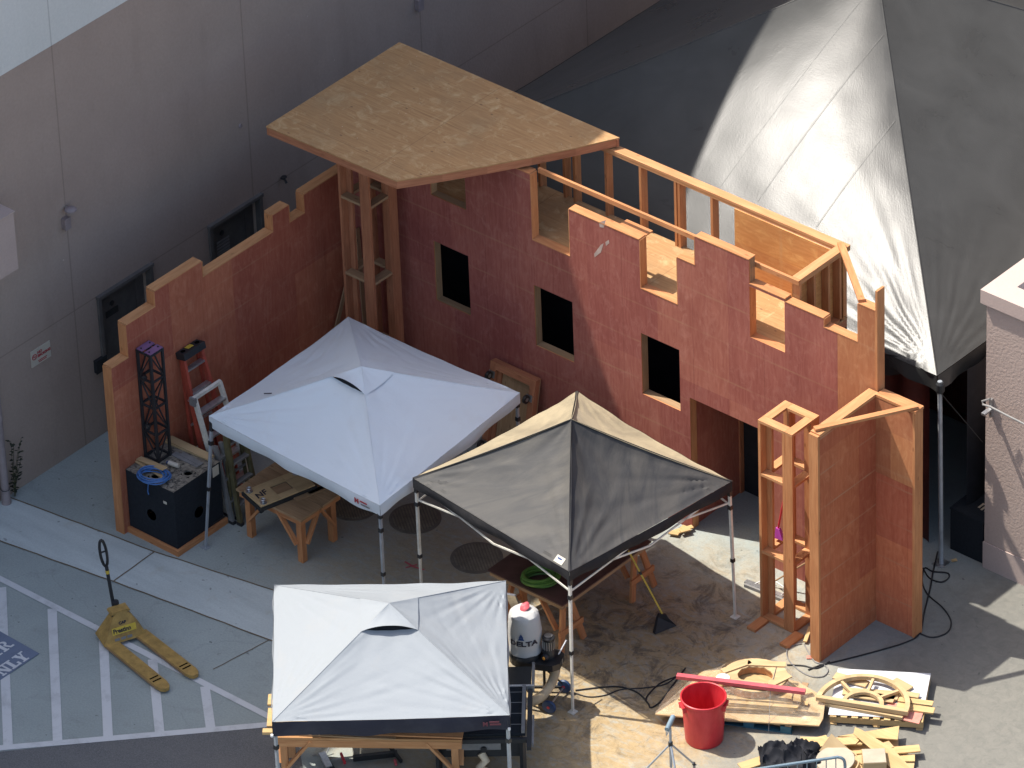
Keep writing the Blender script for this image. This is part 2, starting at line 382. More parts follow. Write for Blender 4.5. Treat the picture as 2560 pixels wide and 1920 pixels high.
def simple(name,c,rough=.6,metal=0.0,spec=.5,var=.25,scale=6,bump=.0):
    m=Mat(name,rough=rough,metal=metal,spec=spec); o=m.coord('Object'); n=m.noise(o,scale,5,.65)
    m.color(m.ramp(n,[(.3,tuple(v*(1-var) for v in c)),(.72,tuple(min(1,v*(1+var*.5)) for v in c))]))
    if bump: m.bump(n,bump,.01)
    return m.m
M['joint']=simple('dusty joint filler',(.16,.12,.075),.9)
M['crackdark']=simple('dark crack',(.05,.048,.045),.9)
M['black']=simple('black paint',(.020,.022,.025),.55)
M['blackcrate']=simple('black textured coating',(.018,.022,.028),.8,spec=.2,scale=25,bump=.3)
M['blackplastic']=simple('black plastic',(.022,.022,.024),.38)
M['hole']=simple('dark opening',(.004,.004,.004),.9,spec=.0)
M['steel']=simple('galvanised steel',(.55,.56,.57),.38,.9)
M['alu']=simple('aluminium',(.62,.63,.64),.35,.85,scale=20)
M['greypole']=simple('grey powder coated tube',(.40,.43,.46),.4,.3)
M['creampole']=simple('cream powder coated tube',(.72,.69,.60),.4)
M['yellow']=simple('worn yellow enamel',(.41,.255,.072),.55,scale=9,var=.4)
M['yellowplastic']=simple('yellow plastic',(.66,.47,.06),.45)
M['fibre']=simple('orange fibreglass',(.42,.075,.045),.5)
M['ladderyellow']=simple('dirty yellow fibreglass',(.125,.108,.05),.65,var=.5)
M['ladderblue']=simple('blue grey plastic',(.10,.13,.17),.6,var=.4)
M['purple']=simple('purple plate',(.20,.105,.215),.5)
M['blue']=simple('blue cable',(.06,.17,.42),.45)
M['green']=simple('green hose',(.10,.21,.035),.45)
M['rubber']=simple('black rubber cable',(.016,.016,.018),.6)
M['pinkred']=simple('pink red paint',(.55,.10,.12),.5)
M['redhandle']=simple('red plastic',(.62,.04,.06),.4)
M['magenta']=simple('magenta bristles',(.42,.06,.40),.7)
M['brownply']=simple('brown formply',(.105,.050,.040),.55,scale=3,var=.45)
M['white']=simple('white plastic',(.78,.78,.77),.5)
M['paper']=simple('white paper',(.56,.51,.42),.8,var=.1)
M['redtext']=simple('red print',(.42,.05,.06),.7)
M['fadedred']=simple('faded red print',(.13,.03,.045),.7)
M['darktext']=simple('dark print',(.02,.02,.035),.7)
M['bluetext']=simple('navy print',(.02,.055,.17),.7)
M['doorgrey']=simple('dark grey door paint',(.105,.099,.094),.5)
M['doorframe']=simple('dark door frame paint',(.125,.115,.108),.6)
M['framegrey']=simple('grey frame paint',(.21,.205,.20),.6)
M['hosewhite']=simple('cream hose',(.66,.54,.38),.55)
M['wheelblue']=simple('blue wheel rubber',(.02,.055,.14),.5)
M['pipe']=simple('mauve pipe paint',(.30,.245,.24),.6)
M['leaf']=simple('weed leaves',(.028,.038,.022),.7)
M['weedstem']=simple('weed stem',(.07,.07,.03),.7)
M['pinkbuild']=simple('insulated pink board',(.62,.25,.19),.6)
M['whitesheet']=simple('white laminate',(.52,.53,.555),.5,var=.06)
M['bluepallet']=simple('blue pallet paint',(.035,.13,.19),.7,var=.5)
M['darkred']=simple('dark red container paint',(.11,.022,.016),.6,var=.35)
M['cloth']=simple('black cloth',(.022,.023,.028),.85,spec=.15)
M['railblue']=simple('blue grey barrier paint',(.23,.31,.36),.4,.3)
M['ledorange']=simple('amber reflector',(.75,.30,.03),.3)
def speckle():
    m=Mat('scraped crate top',rough=.85,spec=.2); o=m.coord('Object'); n=m.noise(o,13,6,.75,1.0)
    c=m.ramp(n,[(.40,(.035,.035,.036)),(.50,(.20,.175,.14)),(.66,(.33,.29,.225))]); m.color(c); return m.m
M['speckle']=speckle()
def bucket():
    m=Mat('red bin plastic',rough=.42,spec=.5); o=m.coord('Object'); n=m.noise(m.coord('Object',(3,3,1)),3,5,.65)
    c=m.ramp(n,[(.35,(.50,.018,.028)),(.75,(.62,.045,.055))]); m.color(c)
    m.b.inputs['Subsurface Weight'].default_value=.0; return m.m
M['bin']=bucket()
def fabric(name,c,dirt=(.45,.36,.24),d0=.5,d1=.8,dm=.35,rough=.75,sheen=.0,weave=.25,uv=False):
    m=Mat(name,rough=rough,spec=.25); o=m.coord('Object'); n=m.noise(m.coord('UV',(.9,1.7,1)),1.5,6,.62,.9) if uv else m.noise(o,1.7,6,.65,.5); n2=m.noise(o,9,5,.7); f=m.noise(o,160,2,.5)
    s=m.ramp(n,[(d0,0.0),(d1,dm)]); col=m.mix(s,c,dirt)
    col=m.mix(m.ramp(n2,[(.62,0.0),(.78,.25)]),col,tuple(v*.7 for v in c)); m.color(col)
    if sheen: m.b.inputs['Sheen Weight'].default_value=sheen; m.b.inputs['Sheen Roughness'].default_value=.45; m.b.inputs['Sheen Tint'].default_value=(.95,.85,.68,1)
    m.bump(m.math('ADD',m.math('MULTIPLY',f,.15),n2),weave,.02); return m.m
M['whitefab']=fabric('white canopy fabric',(.62,.67,.705),dm=.16,d0=.55)
M['silverfab']=fabric('silvery white canopy fabric',(.275,.298,.318),dm=.10,d0=.55)
M['ventshade']=simple('dark vent shade colour',(.03,.03,.033),.8)
M['navyfab']=fabric('navy valance fabric',(.025,.026,.040),dm=.15,dirt=(.2,.2,.22))
M['blackfab']=fabric('dusty black canopy fabric',(.040,.040,.042),dirt=(.115,.105,.09),d0=.40,d1=.75,dm=.6,rough=.7,sheen=.10,uv=True)
M['dustfab']=fabric('sawdust covered black fabric',(.22,.185,.125),dirt=(.38,.315,.205),d0=.3,d1=.6,dm=.8,rough=.85,sheen=.2)
M['greyfab']=fabric('dusty grey black canopy fabric',(.070,.069,.068),dirt=(.15,.138,.118),d0=.40,d1=.75,dm=.6,rough=.75,sheen=.12,uv=True)
M['blackval']=fabric('black valance fabric',(.020,.020,.023),dm=.2,dirt=(.2,.18,.15),rough=.7)
M['creamtop']=simple('dusty cream board',(.40,.345,.26),.8,var=.15)
M['smear']=simple('pale filler smear',(.50,.37,.31),.8)
M['bag']=fabric('white dust bag cloth',(.47,.465,.455),dm=.2,dirt=(.6,.5,.35))
def tarp(name,col,rough,spec=.7):
    m=Mat(name,rough=rough,spec=spec); o=m.coord('Object')
    n=m.noise(m.coord('Object',(1,1,1)),1.3,5,.6,.6); st=m.noise(m.coord('UV',(2.2,16,1)),1.6,5,.6,.3); fine=m.noise(o,55,2,.6); fl=m.noise(o,4.5,4,.6,.8)
    m.color(m.ramp(n,[(.3,tuple(v*.85 for v in col)),(.7,tuple(v*1.12 for v in col))]))
    h=m.math('ADD',m.math('MULTIPLY',st,.10),m.math('ADD',m.math('MULTIPLY',fl,.08),m.math('MULTIPLY',fine,.16)))
    m.bump(h,.30,.02)
    m.rough(m.math('MULTIPLY_ADD',n,.12,rough-.06))
    return m.m
M['tarp']=tarp('silver grey tarpaulin',(.060,.060,.058),.29,.145)
M['tarpdark']=tarp('black tarpaulin edge',(.025,.026,.028),.45)
def film():
    m=Mat('clear stretch film',rough=.25,spec=.5,color=(.74,.64,.50)); v=m.noise(m.coord('UV',(3,9,1),(0,0,.6)),2.5,6,.7,.8)
    m.b.inputs['Alpha'].default_value=.3; m.lk(m.ramp(v,[(.35,.08),(.60,.22),(.75,.6)]),m.b.inputs['Alpha']); m.bump(v,.6,.02); return m.m
M['film']=film()
def drain():
    m=Mat('dusty cast iron',rough=.8,spec=.3); o=m.coord('Object'); n=m.noise(o,6,5,.7)
    m.color(m.ramp(n,[(.35,(.17,.145,.105)),(.7,(.27,.23,.17))])); return m.m
M['iron']=drain(); M['olive']=simple('faded olive tarpaulin hem',(.15,.14,.10),.5,var=.4)
M['irondark']=simple('dusty iron recess',(.165,.145,.115),.85)

SKY, SUN, EXPO = .133, 3.75, 0.9
# ================================================================== setting
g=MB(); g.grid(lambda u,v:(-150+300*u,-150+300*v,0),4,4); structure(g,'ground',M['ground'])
# asphalt beyond the hatching
a0=at('b1',0,1560,z=0); a1=at('b1',1640,1400,z=0); dv=(a1-a0).normalized(); nv=V((dv.y,-dv.x,0))
if nv.y>0: nv=-nv
p0=a0-dv*14; p1=a1+dv*.35; 
g=MB(); poly=[p0,p1,p1+V((2.2,-2.0,0)),p1+V((2.0,-14,0)),p0+V((0,-12,0))]
g.prism([(p.x,p.y) for p in poly],.0005,.004); structure(g,'asphalt',M['asphalt'])
# pale concrete band
sa=[(-1.88,-5.215),(0.61,-4.905),(2.43,-4.57),(3.4,-4.42)]; sb=[(-1.88,-6.13),(.64,-5.75),(3.23,-5.41),(4.1,-5.30)]
g=MB(); g.prism(sa+sb[::-1],.0005,.004); structure(g,'concrete_band',M['strip'])
g=MB()
def flatline(g,pts,w,z):
    for a,b in zip(pts[:-1],pts[1:]):
        a,b=V((*a,0)),V((*b,0)); d=(b-a).normalized(); n=V((-d.y,d.x,0))*w/2
        g.face([(*(a-n).xy,z),(*(b-n).xy,z),(*(b+n).xy,z),(*(a+n).xy,z)])
def wob(pts,n=14,amp=.012):
    out=[]
    for a,b in zip(pts[:-1],pts[1:]):
        for i in range(n): 
            t=i/n; out.append((a[0]+(b[0]-a[0])*t+random.uniform(-amp,amp),a[1]+(b[1]-a[1])*t+random.uniform(-amp,amp)))
    return out+[pts[-1]]
flatline(g,wob(sa,10,.006),.022,.0085); flatline(g,wob(sb,10,.006),.022,.0085); flatline(g,wob([(.64,-5.74),(.61,-4.92)],6,.006),.02,.0087)
flatline(g,wob([tuple(at('b1',1300,1060,z=0).xy),tuple(at('b1',1640,880,z=0).xy)],6,.006),.014,.006)
structure(g,'joint_lines',M['joint'])
# white hatching and blue stencil panel
g=MB()
def stripe(a,b,w,z=.008):
    a,b=V((*a,0)),V((*b,0)); d=(b-a).normalized(); n=V((-d.y,d.x,0))*w/2
    N=10
    for i in range(N):
        q=[a+(b-a)*(i/N),a+(b-a)*((i+1)/N)]
        g.face([(*(q[0]-n).xy,z),(*(q[1]-n).xy,z),(*(q[1]+n).xy,z),(*(q[0]+n).xy,z)])
B1=lambda x,y:tuple(at('b1',x,y,z=0).xy)
stripe(B1(-420,290),B1(1645,1350),.10); stripe(B1(-300,1565),B1(1660,1395),.11,.0081)
for x0,y0,x1,y1 in ((10,560,50,1535),(318,690,352,1500),(630,850,660,1475),(930,1000,975,1450),(1250,1165,1285,1415)):
    stripe(B1(x0,y0),B1(x1,y1),.125,.0082)
structure(g,'painted_hatching',M['whiteline'])
g=MB()
q0,q1,q2=B1(240,965),B1(38,850),B1(0,1137)
X1,Y1=q0[0],q0[1]
g.prism([(.985,-7.54),(.185,-7.51),(.185,-10.1),(.985,-10.14)],.0105,.0125); structure(g,'painted_panel',M['bluepaint'])
# slab stencil letters read along +Y, feet towards +X
def rng(cx,cy,rx,ry,ix,iy,a0,a1,n=10):
    out=[]
    for i in range(n):
        t0,t1=a0+(a1-a0)*i/n,a0+(a1-a0)*(i+1)/n
        out.append([(cx+ix*math.cos(t0),cy+iy*math.sin(t0)),(cx+rx*math.cos(t0),cy+ry*math.sin(t0)),(cx+rx*math.cos(t1),cy+ry*math.sin(t1)),(cx+ix*math.cos(t1),cy+iy*math.sin(t1))])
    return out
qb=lambda a,b,c,d:[(a,b),(c,b),(c,d),(a,d)]
PI=math.pi
GL={'L':[qb(.14,.0,.42,1),qb(.0,.86,.56,.99),qb(.0,.01,.85,.15),qb(.68,.02,.87,.38)],
'Y':[[(.08,.98),(.36,.98),(.60,.48),(.36,.40)],[(.70,.98),(.86,.98),(.60,.40),(.48,.44)],qb(.34,.02,.62,.5),qb(.0,.87,.44,1),qb(.60,.87,1.0,1),qb(.20,.0,.76,.13)],
'N':[qb(.10,.02,.26,.98),qb(.74,.02,.90,.98),[(.08,.97),(.38,.97),(.92,.03),(.64,.03)],qb(.0,.87,.36,1),qb(.0,.0,.40,.13),qb(.58,.87,1.02,1)],
'O':rng(.5,.5,.5,.5,.2,.40,.62*PI,1.38*PI)+rng(.5,.5,.5,.5,.2,.40,-.38*PI,.38*PI),
'A':[[(.12,.03),(.27,.03),(.56,.98),(.44,.98)],[(.58,.03),(.92,.03),(.66,1),(.42,1)],qb(.28,.26,.7,.39),qb(.0,.0,.40,.12),qb(.48,.0,1.04,.12)],
'R':[qb(.12,.03,.40,.97),qb(.0,.87,.40,.99),qb(.0,.0,.50,.13)]+rng(.44,.72,.44,.28,.2,.15,-.48*PI,.48*PI)+[[(.42,.48),(.62,.48),(.80,.12),(.66,.02)],qb(.66,.01,1.02,.17)],
'C':rng(.5,.5,.5,.5,.2,.40,.3*PI,1.7*PI,16)}
for word,xb,ht,ys in (('CAR',.605,.205,(-8.27,-8.04,-7.81)),('ONLY',.96,.20,(-8.405,-8.20,-8.005,-7.845))):
    for ch,y0 in zip(word,ys):
        g=MB(); w_=.19
        for k,pl in enumerate(GL[ch]):
            pts=[(xb-v*ht,y0+u*w_,.0145+.0004*k) for u,v in pl]
            a=(pts[1][0]-pts[0][0])*(pts[2][1]-pts[0][1])-(pts[1][1]-pts[0][1])*(pts[2][0]-pts[0][0])
            g.face(pts if a>0 else pts[::-1])
        structure(g,'painted_letter',M['stencil'])

# ------------------------------------------------------------------ tall mauve building on the left
WX=-1.89
bl=thing('tall_building','tall mauve stucco building with a pale upper storey, along the left side','building',(WX,0,0))
dA,dB=(-3.17,-2.18),(-.92,.07); DH=2.16
w=MB(); w.cells([-40,dA[0],dA[1],dB[0],dB[1],45],[0,DH,6.51],lambda y,z:not((dA[0]<y<dA[1] or dB[0]<y<dB[1]) and z<DH),WX-.18,WX,'y')
# normals: keep both faces, d1 face is the outer
w.build('lower_wall',M['mauve'],bl,fixn=True)
w=MB(); w.cells([-40,45],[0,6.5],lambda y,z:True,WX-12,WX-.2,'y'); w.build('inner_core',M['doorgrey'],bl,fixn=True)
w=MB(); w.prism([(-40,6.512),(45,6.512),(45,15.75),(2.7,15.5),(-.08,15.12),(-.88,15.5),(-1.58,15.6),(-1.88,15.2),(-2.14,14.8),(-2.33,14.28),(-2.58,14.1),(-40,13.9)],0,12,Matrix(((0,0,1,WX-12),(1,0,0,0),(0,1,0,0),(0,0,0,1))))
w.build('upper_wall',M['pale'],bl,fixn=True)
w=MB(); w.box(WX+.02,16,16.5,30,0,24); w.build('unseen_sky_blocker',M['mauve'],bl)  # unseen wing added to block sky and darken the far wall
for k,(y0,y1) in enumerate((dA,dB)):
    f=MB(); t=.05
    f.box(WX-.06,WX+.045,y0-t,y0+.005,0,DH+t); f.box(WX-.06,WX+.045,y1-.005,y1+t,0,DH+t); f.box(WX-.06,WX+.06,y0-t-.01,y1+t+.01,DH+t,DH+2*t)
    fr=f.build('door_frame',M['doorframe'],bl)
    d=MB(); d.box(WX-.15,WX-.11,y0+.012,y1-.18,.01,DH-.01); dr=d.build('door',M['doorgrey'],bl)
    d=MB(); d.box(WX-.15,WX-.115,y1-.17,y1-.008,.01,DH-.01); d.build('side_panel',M['doorframe'],bl)
    s=MB(); c=at('z4',682,335,x=WX-.109) if k==0 else at('z1',1352,1420,x=WX-.109)
    s.lathe([(.04,0),(.04,.01),(.025,.012)],c,16,ax=Matrix(((0,0,1),(1,0,0),(0,1,0)))); s.build('door_symbol',M['black'],dr)
    s=MB(); c=at('z4',683,388,x=WX-.109) if k==0 else at('z1',1360,1500,x=WX-.109)
    if k==0: s.box(WX-.109,WX-.1,c.y-.12,c.y+.12,c.z-.05,c.z+.05)
    else:
        for i in range(5): s.box(WX-.109,WX-.1,c.y-.13,c.y+.13,c.z-.115+i*.05,c.z-.085+i*.05)
    s.build('door_plate',M['black'] if k==0 else M['framegrey'],dr)
# fixtures on that wall
def wall_box(name,label,cat,fr,x,y,sy,sz,sx,mat,lid=True):
    c=at(fr,x,y,x=WX+.001); t=thing(name,label,cat,(WX,c.y,c.z))
    m=MB(); m.box(WX+.001,WX+sx,c.y-sy/2,c.y+sy/2,c.z-sz/2,c.z+sz/2); m.build('housing',mat,t)
    if lid:
        m=MB(); m.box(WX+sx,WX+sx+.012,c.y-sy/2-.008,c.y+sy/2+.008,c.z-sz/2-.006,c.z+sz/2+.006); m.build('cover',mat,t)
    return t
wall_box('junction_box','small mauve junction box on the left wall, under the round lamp','junction box','z1',390,1355,.10,.17,.07,M['pipe'])
wall_box('junction_box','small mauve junction box high on the wall above the plywood roof','junction box','z2',592,22,.10,.17,.07,M['pipe'])
wall_box('door_keypad','small black keypad box beside the nearer grey door','keypad','z4',603,705,.20,.20,.05,M['black'])
c=at('z1',398,1262,x=WX); t=thing('wall_lamp','small round pale lamp fitting on the left wall, unlit','wall lamp',tuple(c))
m=MB(); m.lathe([(.06,-.02),(.085,-.015),(.085,.005),(.05,.03)],(c.x+.10,c.y,c.z),18); m.build('lamp_shade',M['pipe'],t,smooth=True)
m=MB(); m.beam((c.x,c.y,c.z),(c.x+.1,c.y,c.z),.03,.03); m.build('bracket',M['steel'],t)
c=at('z1',1715,1085,x=WX); t=thing('wall_spigot','small dark hose spigot on the wall past the farther grey door','spigot',tuple(c))
m=MB(); m.tube([(c.x,c.y,c.z),(c.x+.07,c.y,c.z),(c.x+.10,c.y,c.z-.05)],.018); m.build('spout',M['black'],t); m=MB(); m.lathe([(.04,0),(.04,.015)],(c.x+.06,c.y,c.z+.03),12); m.build('handwheel',M['black'],t)
c=at('z1',1465,768,x=WX); m=MB(); m.lathe([(.035,0),(.03,.02)],c,12,ax=Matrix(((0,0,1),(1,0,0),(0,1,0)))); single(m,'wall_plug',M['pipe'],'tiny round plug in the mauve wall beside a vertical joint','wall plug',tuple(c))
# sign
ys,ye=-4.545,-4.17; zs,ze=1.785,2.045
t=thing('warning_sign','white no smoking sign screwed to the mauve wall by the nearer door','sign',(WX,(ys+ye)/2,(zs+ze)/2))
m=MB(); m.box(WX+.002,WX+.012,ys,ye,zs,ze); m.build('sign_board',M['paper'],t)
text_part('NO\nSMOKING',.056,M['redtext'],t,'sign_words',(WX+.0145,-4.425,1.955),(0,1,0),(0,0,1),.001,.003)
for i,(yy,wd) in enumerate(((-4.42,.17),(-4.41,.15))):
    m=MB(); m.box(WX+.013,WX+.015,yy,yy+wd,1.835-i*.025,1.847-i*.025); m.build('small_print',M['redtext'],t)
m=MB(); m.tube([(WX+.015,-4.485+.04*math.cos(a),1.935+.04*math.sin(a)) for a in np.linspace(0,2*math.pi,20,False)],.006,6,True); m.beam((WX+.015,-4.513,1.963),(WX+.015,-4.457,1.907),.008,.004); m.box(WX+.013,WX+.016,-4.51,-4.46,1.93,1.94)
m.build('prohibition_mark',M['redtext'],t)
# protruding duct box at the frame's left edge
t=thing('wall_cabinet','large pale mauve box cabinet jutting from the wall at the left edge','cabinet',(WX,-5.4,3.9))
m=MB(); m.box(WX+.002,-1.4,-6.1,-5.07,3.89,4.79); m.build('body',M['trimmauve'],t); m=MB(); m.box(WX+.002,-1.385,-6.11,-5.055,4.79,4.81); m.build('lid',M['trimmauve'],t)
# downpipe
t=thing('downpipe','mauve downpipe with a bracket at the left edge of the wall','downpipe',(WX+.1,-5.35,0))
yy=at('z4',15,1300,x=WX+.1).y
m=MB(); m.tube([(WX+.1,yy,.0),(WX+.1,yy,6.3)],.055,14); m.build('pipe',M['pipe'],t,smooth=True)
m=MB(); m.lathe([(.062,0),(.07,.02),(.062,.05)],(WX+.1,yy,.20),14,caps=False); m.lathe([(.07,0),(.06,.2)],(WX+.1,yy,0),14); m.build('boot',M['pipe'],t,smooth=True)
m=MB(); m.tube([(WX+.1+.06*math.cos(a),yy+.06*math.sin(a),.24) for a in np.linspace(0,2*math.pi,14,False)],.008,6,True); m.build('strap',M['black'],t)
# weed
wc=V((WX+.08,yy+.19,0)); t=thing('weed_plant','straggly dark green weed growing at the wall foot by the downpipe','weed',tuple(wc))
m=MB(); l=MB()
for k in range(6):
    h=random.uniform(.3,.95); dx,dy=random.uniform(-.04,.12),random.uniform(-.1,.14)
    pts=[wc+V((dx*s*s,dy*s,h*s)) for s in np.linspace(0,1,6)]; m.tube(pts,.006,5,r1=.003)
    for s in np.linspace(.15,1,12):
        p=wc+V((dx*s*s,dy*s,h*s)); a=random.uniform(0,6.28); L=random.uniform(.04,.09); d=V((math.cos(a),math.sin(a),random.uniform(-.2,.7)))*L; n=d.cross(V((0,0,1))).normalized()*L*.28
        l.face([p,p+d*.5+n,p+d,p+d*.5-n])
m.build('stem',M['weedstem'],t); l.build('leaves',M['leaf'],t)

# ------------------------------------------------------------------ small mauve building on the right
RB=thing('small_building','small mauve rough stucco building with flat roof and smooth parapet, at right','building',(9.66,1.75,0))
m=MB(); m.box(9.66,20,1.75,14,.42,4.28); m.build('wall',M['mauve2'],RB)
m=MB(); m.box(9.645,20,1.735,14,0,.42); m.build('plinth',M['trimmauve'],RB)
m=MB(); x0,y0=9.60,1.69; z0,z1=4.28,4.49; T=.34
m.box(x0,20.05,y0,y0+T,z0,z1); m.box(x0,x0+T,y0+T,14,z0,z1); m.box(x0+.03,20,y0+.03,y0+.06,z0-.03,z0-.001)
m.build('parapet',M['trimmauve'],RB); m=MB(); m.box(x0+T,20,y0+T,14,4.285,4.33); m.build('roof_surface',M['whitesheet'],RB)
t=thing('wall_bar','bent steel bar on a bracket sticking out from the right building','bar',(9.7,1.7,2.7))
m=MB(); pts=[at('z6',1990,920,y=1.60),at('z6',1940,935,y=1.58),at('z6',1945,955,y=1.55),at('z6',1990,968,y=1.55),at('z6',2090,1020,y=1.55),at('z6',2260,1105,y=1.55)]; m.tube(pts,.015,8); m.build('bar',M['framegrey'],t,smooth=True)
m=MB(); c=at('z6',2000,970,y=1.74); m.box(c.x-.02,c.x+.02,1.70,1.748,c.z-.14,c.z+.14); m.build('bracket',M['steel'],t)
m=MB(); m.box(c.x-.03,c.x+.03,1.545,1.70,c.z-.03,c.z+.0); m.build('clamp',M['steel'],t)
# ------------------------------------------------------------------ timber set : facade with upper deck
FW=thing('plywood_facade','long red plywood facade with square window holes and a stepped top, centre','facade wall',(0,0,0))
wins=[(1.50,2.13,1.89,2.87),(3.31,3.995,1.89,2.88),(5.20,5.865,1.89,2.88)]
upw=(1.49,2.13,3.62,4.40); slot=(7.09,7.68,3.60,4.405); door=(6.03,7.42,0,2.18)
top=[(-.14,3.31,4.66),(3.31,3.985,3.61),(3.985,5.21,4.37),(5.21,5.86,3.60),(5.86,6.17,4.355),(6.17,7.09,4.81),(7.09,7.69,4.44),(7.69,8.33,4.40),(8.33,8.90,4.265),(8.90,9.185,4.87)]
holes=wins+[upw,slot,door]
def fill(x,z):
    for a,b,h in top:
        if a<x<b: 
            if z>h: return False
            break
    else: return False
    return not any(a<x<b and c<z<d for a,b,c,d in holes)
us=[a for a,_,_ in top]+[9.185,8.56]+[v for h in holes for v in h[:2]]; ws=[0]+[h for _,_,h in top]+[v for h in holes for v in h[2:]]
def skin(x,z): return fill(x,z) and x<8.56
def skin2(x,z): return fill(x,z) and x>8.56
m=MB(); m.cells(us,ws,skin,0,.018,'x',0,1); m.build('front_panel',[M['red'],M['fir']],FW,fixn=True)
m=MB(); m.cells(us,ws,skin2,-.001,.018,'x',0,1); m.build('end_panel',[M['brownply2'],M['fir']],FW,fixn=True)
grow=.012
def core(x,z): return fill(x,z) and not any(a-grow<x<b+grow and c-grow<z<d+grow for a,b,c,d in holes)
us2=us+[v for a,b,c,d in holes for v in (a-grow,b+grow)]; ws2=ws+[v for a,b,c,d in holes for v in (c-grow,d+grow) if v>0]
m=MB(); m.cells(us2,ws2,core,.021,.122,'x',0,0); m.build('stud_core',M['firdull'],FW,fixn=True)
def lining(a,b,c,d,name,mat,bottom=True,dep=.135):
    m=MB(); t=.0115
    if bottom: m.box(a-t,b+t,.0195,dep,c-t,c)
    m.box(a-t,b+t,.0195,dep,d,d+t); m.box(a-t,a,.0195,dep,c,d); m.box(b,b+t,.0195,dep,c,d)
    return m.build(name,mat,FW)
for h in wins: lining(*h,'window_frame',M['firdull'])  # window reveals take the duller wood; shade is put into their colour
lining(*upw,'window_frame',M['firdull']); lining(*slot,'window_frame',M['fir']); lining(*door,'door_frame',M['firtan'],False)
for a,b,h in top:
    m=MB(); m.box(a+.003,b-.003,-.004,.137,h+.001,h+.016); m.build('cap_board',M['fir'],FW)
for i in range(len(top)-1):   # vertical closing boards where the top steps
    (a,b,h),(a2,b2,h2)=top[i],top[i+1]
    lo,hi=min(h,h2),max(h,h2)
    if hi-lo<.06 or b==7.09 and False: continue
    m=MB(); x=b; s=-1 if h2>h else 1
    if abs(b-7.09)<.01 or abs(b-7.69)<.01: continue
    m.box(x if s>0 else x-.012,x+.012 if s>0 else x,.0,.134,lo+.018,hi-.001); m.build('end_board',M['fir'],FW)
m=MB(); m.box(9.19,9.225,-.012,.14,3.62,5.2); m.build('end_fin',M['fir'],FW)
# ground to deck ends and interior
m=MB(); m.box(-.12,7.80,1.14,1.16,0,3.44); m.build('dark_shade_back',M['cloth'],FW)  # black sheet stands in for the interior shade behind windows and door
m=MB(); m.box(5.955,5.995,.14,1.06,0,3.42,2); m.build('inner_partition',M['red'],FW); m=MB(); m.box(5.93,6.02,1.06,1.135,0,3.42,2); m.build('inner_post',M['firred'],FW)
m=MB(); m.box(7.77,7.80,.14,1.135,0,3.42,2); m.build('right_end_panel',M['red'],FW)
m=MB(); m.box(-.12,7.80,.14,1.16,3.445,3.565); m.build('deck_frame',M['firred'],FW)
def ply(m,x0,x1,y0,y1,z0,z1): m.box(x0,x1,y0,y1,z0,z1,0)
m=MB(); ply(m,-.12,7.80,.138,1.17,3.567,3.585); m.build('deck_floor',M['roof'],FW)
# upper stud frame behind the deck
SF=thing('stud_frame','open orange stud framing with double top plate along the back of the upper deck','stud frame',(5.0,1.2,3.59))
m=MB(); m.box(2.3,7.80,1.10,1.24,4.655,4.695,0); m.box(2.3,7.80,1.103,1.237,4.613,4.652,0); m.build('top_plate',M['firtan'],SF)
for x in (1.3,2.50,2.95,3.13,3.70,4.31,4.92,5.55,7.72):
    m=MB(); m.box(x-.02,x+.02,1.105,1.235,2.9,4.611,2); m.build('stud',M['fir'],SF)
m=MB(); m.box(4.96,5.0,1.105,1.235,2.9,4.611,2); m.build('stud',M['fir'],SF)
m=MB(); m.box(5.96,7.80,1.085,1.102,3.59,4.61,0); m.build('back_panel',M['orangeply'],SF)
m=MB(); m.box(3.33,7.80,.145,.185,4.625,4.695,0); m.build('front_rail',M['fir'],SF)
m=MB(); m.box(7.665,7.80,.187,1.098,4.655,4.697,1); m.box(7.668,7.797,.187,1.098,4.612,4.652,1); m.build('end_plate',M['firtan'],SF)
m=MB(); m.box(7.655,7.672,.19,1.08,3.59,4.61,1); m.build('end_panel',M['orangeply'],SF)
for y in (.20,.50,.80,1.04):
    m=MB(); m.box(7.675,7.79,y-.02,y+.02,3.59,4.61,2); m.build('stud',M['fir'],SF)
m=MB(); m.box(7.675,7.79,.19,1.08,3.587,3.62,1); m.build('sole_plate',M['fir'],SF)
m=MB(); m.beam((7.70,1.16,4.722),(8.93,.04,4.91),.09,.038); single(m,'brace_board',M['fir'],'loose pinkish diagonal board bridging the stud frame corner to the facade top','board',(8.3,.6,4.8))
for pts in (((705,788),(730,780),(722,808),(708,805)),((712,868),(722,862),(712,895),(690,912),(688,900)),((728,858),(740,850),(742,862),(730,872))):
    m=MB(); P_=[at(None,1000+x*.7052,y*.7052,y=-.002) for x,y in pts]; m.face([(p.x,-.002,p.z) for p in P_],[(0,0)]*len(P_)); m.build('paint_smear',M['smear'],FW)
# short support strut on deck behind piece B
m=MB(); c=[(4.83,.14,4.30),(5.15,.14,4.02)]; m.prism([(4.75,4.36),(5.19,4.36),(5.19,4.05)],.14,.16,Matrix(((1,0,0,0),(0,0,1,0),(0,1,0,0),(0,0,0,1)))); m.box(4.75,5.2,.14,.30,4.345,4.365)
m.build('gusset',M['fir'],FW)
